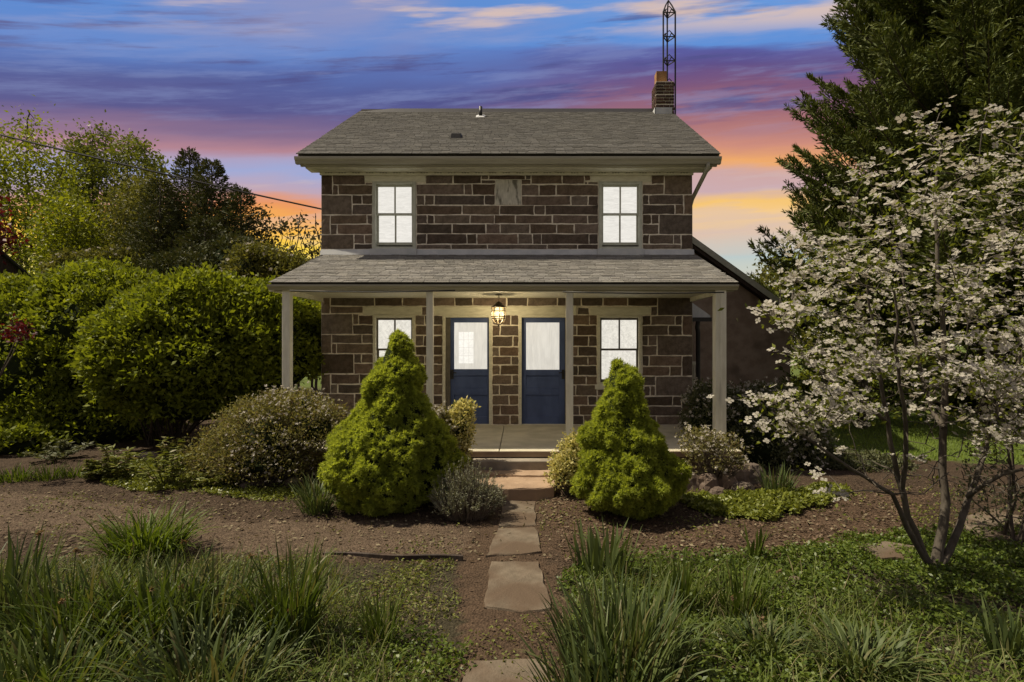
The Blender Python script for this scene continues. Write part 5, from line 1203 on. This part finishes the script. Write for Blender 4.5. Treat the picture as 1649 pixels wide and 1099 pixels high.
# ---- tall spruce filling the right side
def conifer(name, label, x, y, H, rbase, nb, seed, leaf, droop=.15, tipup=.35, twl=.75, needle=.16, zmin=.6, group=None, trunk=.28, dens=1.0, power=.9, nper=7, only=None, wfac=.34):
    rg = np.random.default_rng(seed); root = thing(name, label, 'tree', (x, y, 0), group)
    MB().tube([(x, y, -.1), (x + rg.normal() * .05, y, H * .3), (x, y, H * .7), (x, y, H)], [trunk, trunk * .75, trunk * .35, .02], 8).build('trunk', M['bark'], root, smooth=True)
    bm = MB(); P, D, LL = [], [], []
    for k in range(nb):
        z = zmin + (H - zmin) * (1 - (1 - (k + rg.uniform()) / nb) ** 1.0); az_ = k * 2.39996 + rg.normal() * .25
        r = rbase * (1 - (z - zmin) / (H - zmin)) ** power * rg.uniform(.78, 1.12) + .12
        if only is not None and not only(az_, z): continue
        hd = np.array([math.cos(az_), math.sin(az_), 0.]); m = max(4, int(r / .35)); pts = []
        for q in range(m + 1):
            f = q / m; pts.append(np.array([x, y, z]) + hd * r * f + np.array([0, 0, -droop * r * math.sin(f * math.pi * .75) + tipup * r * f ** 2.4]))
        bm.tube(pts, [max(.05 * r / 4 * (1 - f) + .006, .006) for f in np.linspace(0, 1, m + 1)], 4, caps=False)
        side = np.array([-hd[1], hd[0], 0.])
        nt = max(5, int(r / .16 * dens))
        for q in range(nt):
            f = .12 + .88 * (q + rg.uniform()) / nt; i = min(int(f * m), m - 1); g = f * m - i; p = pts[i] * (1 - g) + pts[i + 1] * g; tang = unit((pts[i + 1] - pts[i])[None])[0]
            tl = twl * (1.05 - f) ** .6 * rg.uniform(.6, 1.1) * min(1, r / 2.2 + .25) + .10
            for sg in (1, -1):
                dv = unit((side * sg * rg.uniform(.5, .9) + tang * rg.uniform(.6, 1.0) + np.array([0, 0, rg.uniform(-.12, .38)]))[None])[0]
                n_ = max(3, int(nper * tl / .5)); fs = (np.arange(n_) + .5) / n_
                P.append(p + dv * tl * fs[:, None]); D.append(dv + rg.normal(size=(n_, 3)) * .42); LL.append(np.full(n_, 1.0) * (1.1 - .4 * fs))
        P.append(np.repeat(pts[-1][None], 3, 0)); D.append(np.repeat((pts[-1] - pts[-2])[None], 3, 0) / max(np.linalg.norm(pts[-1] - pts[-2]), 1e-3) + rg.normal(size=(3, 3)) * .25); LL.append(np.ones(3))
    P, D, LL = np.concatenate(P), np.concatenate(D), np.concatenate(LL)
    bm.build('branches', M['bark'], root, 'stuff')
    add_np('foliage', leaf_quads(P, D, needle * LL * rg.uniform(.7, 1.2, len(P)), needle * wfac, fold=.1), leaf, root)
    return root
conifer('tall_spruce', 'towering dark spruce with upturned branch tips filling the right side', 11.5, 14.2, 19.0, 5.35, 540, 101, G['bigspruce'], .16, .34, 1.0, .21, 2.7, None, .30, 1.8, .74, 20, wfac=.17)
conifer('tall_spruce', 'second dark spruce behind the dogwood at the right frame edge', 16.5, 17.5, 19.0, 5.4, 300, 102, G['bigspruce'], .16, .28, 1.0, .24, .6, None, .28, 1.2, .8, 14, wfac=.18)

# ---- trees of the skyline on the left
def leafy(name, label, px, Y, outline, stems, nt, nl, L, W, leaf, seed, depth=1.6, mat='bark', cat='tree', group='trees behind the left hedge', clump=.35, r0=.14, base_py=None):
    """crown outline as a picture polygon at distance Y"""
    rg = np.random.default_rng(seed); k = Y / FPX; b = np.array([(px - VPX) * k, Y, 0.]); root = thing(name, label, cat, tuple(b), group); T = Tree(seed)
    for s_ in stems: T.limb([b + rg.normal(size=3) * [.15, .15, 0]] + [np.array(at(q[0], q[1], Y + rg.uniform(-.5, .5))) for q in s_], r0, r0 * .2, .05)
    xs = [p[0] for p in outline]; ysl = [p[1] for p in outline]; tg = []
    while len(tg) < nt:
        q = (rg.uniform(min(xs), max(xs)), rg.uniform(min(ysl), max(ysl)))
        if inpoly(np.array([q[0]]), np.array([q[1]]), outline)[0]: tg.append(np.array(at(q[0], q[1], Y + rg.uniform(-depth, depth))))
    T.grow(tg, .012, .12, .6, .05); T.wood(M[mat], root, .05)
    tp = np.array([t[0] for t in T.tips]); tw = np.array(T.twpts); src = np.concatenate([tp, tp, tw])
    cs = rg.integers(0, len(src), nl); q = src[cs] + rg.normal(size=(nl, 3)) * clump
    add_np('foliage', leaf_quads(q, rg.normal(size=q.shape) + [0, 0, .2], L * rg.uniform(.6, 1.3, nl), W * rg.uniform(.8, 1.2, nl), up=.25), leaf, root)
    return root
leafy('lime_green_tree', 'loose lime-green tree at the far left with a thin leading shoot', 45, 27, [(-60, 440), (-70, 260), (-10, 215), (25, 222), (40, 176), (52, 180), (62, 225), (100, 262), (128, 320), (135, 440)], [[(44, 330), (45, 178)], [(20, 350), (0, 240)], [(70, 360), (100, 270)]], 170, 13000, .18, .10, G['lime'], 111, 2.2, clump=.42)
leafy('round_topped_tree', 'tall tree with a dense rounded top, left one of the two', 150, 33, [(95, 440), (92, 270), (118, 232), (122, 212), (150, 205), (172, 212), (178, 240), (168, 290), (180, 440)], [[(150, 330), (148, 215)], [(145, 330), (108, 262)], [(155, 320), (170, 225)]], 130, 9500, .20, .13, G['tulip'], 112, 1.8, clump=.34)
leafy('round_topped_tree', 'tall tree with a dense rounded top, right one of the two', 205, 32, [(165, 440), (178, 300), (182, 240), (198, 218), (222, 222), (238, 245), (262, 270), (258, 300), (250, 440)], [[(205, 330), (208, 228)], [(210, 330), (250, 280)]], 130, 9500, .20, .13, G['tulip'], 113, 1.8, clump=.34)
leafy('lime_green_tree', 'lime-green bushy tree in front of the round-topped pair', 120, 24, [(60, 450), (70, 350), (100, 320), (140, 335), (160, 380), (165, 450)], [[(115, 420), (110, 340)]], 90, 7000, .16, .09, G['lime'], 114, 1.4, clump=.36)
leafy('olive_tree', 'dull olive bushy tree between the round-topped pair and the dark firs', 235, 25, [(160, 455), (165, 340), (200, 295), (240, 285), (280, 310), (290, 455)], [[(230, 420), (225, 300)], [(235, 420), (265, 320)]], 150, 10000, .17, .08, G['olive'], 115, 1.7, clump=.40)
k = 24 / FPX
conifer('dark_fir', 'dark ragged fir with the tallest spire in the left skyline', (305 - VPX) * k, 24, EYE + (555 - 246) * k, 3.0, 240, 121, G['darkfir'], .05, .45, .65, .19, 1.0, 'dark evergreens behind the left hedge', .16, 1.3, .85, 9, wfac=.24)
conifer('dark_fir', 'dark ragged fir just right of the tallest spire', (341 - VPX) * 23 / FPX, 23, EYE + (555 - 262) * 23 / FPX, 2.9, 230, 122, G['darkfir'], .05, .45, .65, .19, 1.0, 'dark evergreens behind the left hedge', .15, 1.3, .8, 9, wfac=.24)
conifer('dark_fir', 'broad dark fir left of the tallest spire, lower and denser', (258 - VPX) * 22 / FPX, 22, EYE + (555 - 292) * 22 / FPX, 2.6, 190, 123, G['darkfir'], .05, .35, .65, .19, .8, 'dark evergreens behind the left hedge', .15, 1.3, .8, 9, wfac=.24)
conifer('dark_fir', 'short dark fir at the right end of the evergreen group', (388 - VPX) * 22.5 / FPX, 22.5, EYE + (555 - 305) * 22.5 / FPX, 2.5, 220, 124, G['darkfir'], .05, .35, .65, .19, .6, 'dark evergreens behind the left hedge', .14, 1.1, .8, 9, wfac=.24)
conifer('dark_fir', 'low wide dark fir in front of the evergreen group', (330 - VPX) * 19.5 / FPX, 19.5, EYE + (555 - 352) * 19.5 / FPX, 2.6, 170, 125, G['darkfir'], .05, .3, .65, .18, .6, 'dark evergreens behind the left hedge', .14, 1.1, .8, 9, wfac=.24)
def sapling(label, pxs, Y, seed, nl=260, top=335):
    rg = np.random.default_rng(seed); x0 = sum(pxs) / 2
    leafy('young_tree', label, x0, Y, [(pxs[0], 450), (pxs[0] + 4, top + 30), (x0, top), (pxs[1] - 4, top + 25), (pxs[1], 450)], [[(x0 + rg.uniform(-6, 6), 440), (x0 + rg.uniform(-8, 8), top + 8)], [(x0, 450), (pxs[0] + 8, top + 35)], [(x0, 450), (pxs[1] - 8, top + 32)]], 46, nl, .17, .10, G['bud'], seed, .9, clump=.14, r0=.055, group='thin young trees beside the house')
sapling('thin young tree with sparse buds nearest the house against the yellow sky', (488, 524), 21, 131, 130, 340)
sapling('thin young tree with sparse buds, forked top, second from the house', (458, 500), 20.5, 132, 150, 334)
sapling('thin young tree with sparse buds, third from the house', (428, 470), 21.5, 133, 240, 340)
sapling('thin young tree half lost against the dark firs', (402, 446), 22, 134, 500, 332)
shrub('understorey_shrub', 'dark shrub with pale blossom below the young trees, behind the hedge', 'shrub', [blob(415, 440, 17, 45, 40, 1.0), blob(460, 445, 17.2, 40, 34, .9)], 420, 14, .12, .06, G['olive'], 'understorey behind the hedge', 141, .7, .22, loose=.2, flowers=(G['petal_dim'], 60, .07, None), low=.3)
shrub('understorey_shrub', 'olive shrub below the dark firs, behind the hedge', 'shrub', [blob(300, 450, 17.5, 80, 40, 1.2), blob(375, 430, 18, 50, 45, 1.0)], 600, 14, .13, .06, G['darkfir'], 'understorey behind the hedge', 142, .7, .22, loose=.2, low=.3)
shrub('understorey_shrub', 'grey-green shrub with a few pale flowers beside the barn roof', 'shrub', [blob(135, 440, 21.5, 50, 30, 1.2), blob(190, 445, 21.5, 55, 40, 1.2)], 520, 14, .14, .07, G['olive'], 'understorey behind the hedge', 143, .7, .22, loose=.2, flowers=(G['petal_dim'], 50, .08, None), low=.3)
# red-leaved maples cut by the left frame edge
leafy('red_maple', 'deep red maple foliage high at the left frame edge above the barn', -45, 17.5, [(-90, 400), (-90, 320), (-20, 318), (14, 330), (8, 362), (32, 380), (-10, 398)], [[(-45, 400), (-45, 340)]], 40, 1500, .16, .09, G['red'], 151, .9, clump=.22, group='red maples at the left edge')
rg = np.random.default_rng(152); y_ = 8.4
twiggy('red_maple', 'small purple-red maple branch in front of the far left hedge', 'tree', [np.array(at(*q, y_ + rg.uniform(-.3, .3))) for q in [(rg.uniform(-80, 50), rg.uniform(515, 548)) for _ in range(26)]], 0, 420, G['red'], 153, .085, .04, base=at(-70, 790, y_)[:2] + (0,), group='red maples at the left edge')

shrub('low_evergreen', 'low dark evergreen mound added to stand for the shadowed bank along the near edge of the lawn', 'shrub', [blob(1390, 762, 9.3, 78, 26, .45), blob(1330, 752, 9.6, 50, 26, .4), blob(1460, 778, 9.0, 55, 16, .35)], 520, 14, .06, .025, G['rhodo'], None, 158, .8, .10)  # added dark mound, stands in for the shadowed bank at the lawn edge
# ---- far side of the lawn, right
for j, (px, Y, hw, hh, pyc, lab) in enumerate([(1350, 18.5, 75, 32, 632, 'clipped green shrub beyond the lawn nearest the house wing'), (1470, 18.0, 80, 36, 632, 'green shrub beyond the lawn behind the dogwood stems'), (1590, 17.5, 80, 38, 632, 'green shrub beyond the lawn, third from the wing'), (1700, 17, 90, 42, 628, 'green shrub beyond the lawn at the right frame edge')]):
    shrub('lawn_shrub', lab, 'shrub', [blob(px, pyc, Y, hw, hh, 1.0)], 480, 14, .12, .07, G['lime'] if j % 2 == 0 else G['hedge'], 'shrubs along the far side of the lawn', 160 + j, .82, .2, low=.02)
leafy('olive_tree', 'brownish green tree top just above the roof of the house wing', 1255, 34, [(1205, 560), (1218, 440), (1240, 430), (1275, 437), (1300, 470), (1320, 560)], [[(1255, 500), (1250, 440)]], 70, 4500, .26, .16, G['olive'], 171, 1.6, group=None, clump=.45)
leafy('olive_tree', 'olive tree beyond the lawn seen under the dogwood crown', 1400, 24, [(1290, 640), (1300, 545), (1360, 500), (1480, 500), (1500, 640)], [[(1400, 600), (1390, 520)]], 110, 7000, .20, .12, G['olive'], 172, 1.2, group=None, clump=.40)
conifer('dark_fir', 'young dark fir whose drooping bough overlaps the right end of the house wing', (1262 - VPX) * 13.6 / FPX + 1.9, 13.6, 5.4, 1.9, 90, 173, G['bigspruce'], .1, .3, .5, .14, .5, None, .12, 1.2, .6, 8)

# ------------------------------------------------------------------ what nobody could count: wood chips, ground cover, lawn, weeds
def scatter(poly, n, rg):
    x0, x1 = min(p[0] for p in poly), max(p[0] for p in poly); y0, y1 = min(p[1] for p in poly), max(p[1] for p in poly)
    x, y = rg.uniform(x0, x1, n * 3), rg.uniform(y0, y1, n * 3); jx, jy = jit(x, y); m = inpoly(jx, jy, poly); return x[m][:n], y[m][:n]
rg = np.random.default_rng(201)
area = [gp(-250, 1200)[:2], gp(1950, 1200)[:2], (7.6, 8.4), (4.2, 10.3), (-9.5, 10.8), (-8.5, 7.5)]
x, y = rg.uniform(-8.5, 7.5, 150000), rg.uniform(2.6, 10.6, 150000)
keep = rg.uniform(size=len(x)) < np.clip(1.25 - y / 11, .25, 1); x, y = x[keep], y[keep]
pl, rd, pr, gr, lawn = zones(x, y); onflag = (np.abs(x + .42) < .34) & (y < 8.05)
keep = ~lawn & ~(rd & (rg.uniform(size=len(x)) < .72)) & ~(gr & (rg.uniform(size=len(x)) < .75)) & ~(onflag & (rg.uniform(size=len(x)) < .82)) & (y < 8.5 + 3 * (x < -4.1)); x, y, pl, pr = x[keep], y[keep], pl[keep], pr[keep]
P = np.stack([x, y, gheight(x, y) + .006], -1); D = rg.normal(size=P.shape) * [1, 1, .28]
s_ = np.where(pr, 1.25, np.where(pl, .6, .9)) * rg.uniform(.5, 1.3, len(x))
add_np('mulch_chips', leaf_quads(P, D, .036 * s_, .017 * s_, fold=.0, up=.75), G['chip'], None)
# vinca carpet, right
def carpet(name, poly, n, L, W, leaf, hmax, seed, up=.45, dens=None):
    rg = np.random.default_rng(seed); x, y = scatter(poly, n, rg)
    if dens is not None: m = rg.uniform(size=len(x)) < dens(x, y); x, y = x[m], y[m]
    h = fbm(x * 3, y * 3, seed) ** 1.2 * hmax * 1.6
    P = np.stack([x, y, gheight(x, y) + h * rg.uniform(.15, 1, len(x)) + .008], -1)
    add_np(name, leaf_quads(P, unit(rg.normal(size=P.shape)) * [1, 1, .55] + [0, 0, .12], L * rg.uniform(.6, 1.25, len(x)), W * rg.uniform(.8, 1.2, len(x)), up=up), leaf, None)
carpet('ground_cover', Z_GREENR, 62000, .040, .021, G['vinca'], .11, 202, dens=lambda x, y: np.clip((fbm(x * 1.4, y * 1.4, 3) - .18) * 3.2, .10, 1))
carpet('pachysandra', Z_PACHY, 11000, .065, .032, G['pachy'], .10, 203)
carpet('weeds', Z_GREENL, 34000, .034, .015, G['weed'], .05, 204, dens=lambda x, y: np.clip((fbm(x * 1.8, y * 1.8, 13) - .36) * 4.5, .02, 1))
lz1 = gpoly([(-400, 985), (300, 955), (560, 1000), (760, 1040), (740, 1500), (-600, 1500)])
carpet('weeds', lz1, 26000, .040, .019, G['vinca'], .07, 205, dens=lambda x, y: np.clip((fbm(x * 1.6, y * 1.6, 23) - .25) * 3.5, .06, 1))
carpet('weeds', Z_BEDL, 16000, .05, .024, G['pachy'], .06, 206, dens=lambda x, y: np.clip((fbm(x * 2, y * 2, 33) - .35) * 4, .03, 1))
walk = gpoly([(740, 1010), (900, 990), (935, 1200), (720, 1200)])
carpet('weeds', walk, 900, .03, .015, G['weed'], .03, 207, dens=lambda x, y: np.clip((fbm(x * 3, y * 3, 43) - .5) * 6, 0, 1))
edge = gpoly([(1300, 800), (1480, 850), (1700, 850), (1700, 790), (1500, 770)])
carpet('weeds', edge, 3500, .04, .02, G['weed'], .05, 208, dens=lambda x, y: np.clip((fbm(x * 2, y * 2, 53) - .48) * 5, .02, 1))
# scattered seedlings and leaf litter over the bare beds
bare = gpoly([(-500, 790), (330, 800), (800, 800), (1450, 800), (1500, 870), (1100, 890), (900, 900), (745, 905), (560, 896), (-300, 900), (-500, 860)])
carpet('weeds', bare, 12000, .036, .017, G['weed'], .03, 209, dens=lambda x, y: np.clip((fbm(x * 2.6, y * 2.6, 83) - .50) * 6, .02, 1) * (np.abs(x + .35) > .4))
x, y = scatter(bare, 2600, rg); P = np.stack([x, y, gheight(x, y) + .012], -1); D = rg.normal(size=P.shape) * [1, 1, .35]
add_np('leaf_litter', leaf_quads(P, D, .06 * rg.uniform(.4, 1.2, len(x)), .03, fold=.15, up=.6), G['straw'], None)
# straw bits and short dry grass in the weedy ground
x, y = scatter(Z_GREENL, 7000, rg); P = np.stack([x, y, gheight(x, y) + .008], -1)
add_np('dry_grass', leaf_quads(P, rg.normal(size=P.shape) * [1, 1, .3] + [0, 0, .15], .06 * rg.uniform(.5, 1.3, len(x)), .004, fold=0), G['straw'], None)
# fine grass mixed into the weeds
x, y = scatter(Z_GREENL, 9000, rg); m = rg.uniform(size=len(x)) < np.clip((fbm(x * 1.5, y * 1.5, 63) - .3) * 4, .05, 1); x, y = x[m], y[m]
n = len(x); add_np('fine_grass', straps(np.stack([x, y, gheight(x, y)], -1), rg.uniform(0, 6.28, n), rg.uniform(.1, .9, n), rg.uniform(.03, .10, n), np.full(n, .004), rg.uniform(.1, .9, n), 4), G['lawn'], None)
# thin taller grass running between the clumps
for zp, nn, sd in ((gpoly([(-120, 925), (520, 905), (560, 960), (640, 1040), (700, 1200), (-400, 1200)]), 5200, 71), (gpoly([(915, 960), (1080, 915), (1260, 930), (1500, 990), (1750, 1040), (1800, 1220), (905, 1220)]), 4200, 72)):
    x, y = scatter(zp, nn, rg); m = rg.uniform(size=len(x)) < np.clip((fbm(x * 1.7, y * 1.7, sd) - .3) * 4, .08, 1); x, y = x[m], y[m]; n = len(x)
    add_np('meadow_grass', straps(np.stack([x, y, gheight(x, y)], -1), rg.uniform(0, 6.28, n), rg.uniform(.05, .7, n), rg.uniform(.10, .30, n), rg.uniform(.004, .008, n), rg.uniform(.2, 1.6, n), 5), G['meadow'], None)
# mown lawn at the right rear
x, y = rg.uniform(4.2, 16, 65000), rg.uniform(9.3, 19, 65000); _, _, _, _, lw = zones(x, y); x, y = x[lw], y[lw]; n = len(x)
add_np('lawn_grass', straps(np.stack([x, y, gheight(x, y)], -1), rg.uniform(0, 6.28, n), rg.uniform(.0, .6, n), rg.uniform(.03, .075, n), np.full(n, .013), rg.uniform(.1, .8, n), 3), G['lawn'], None)
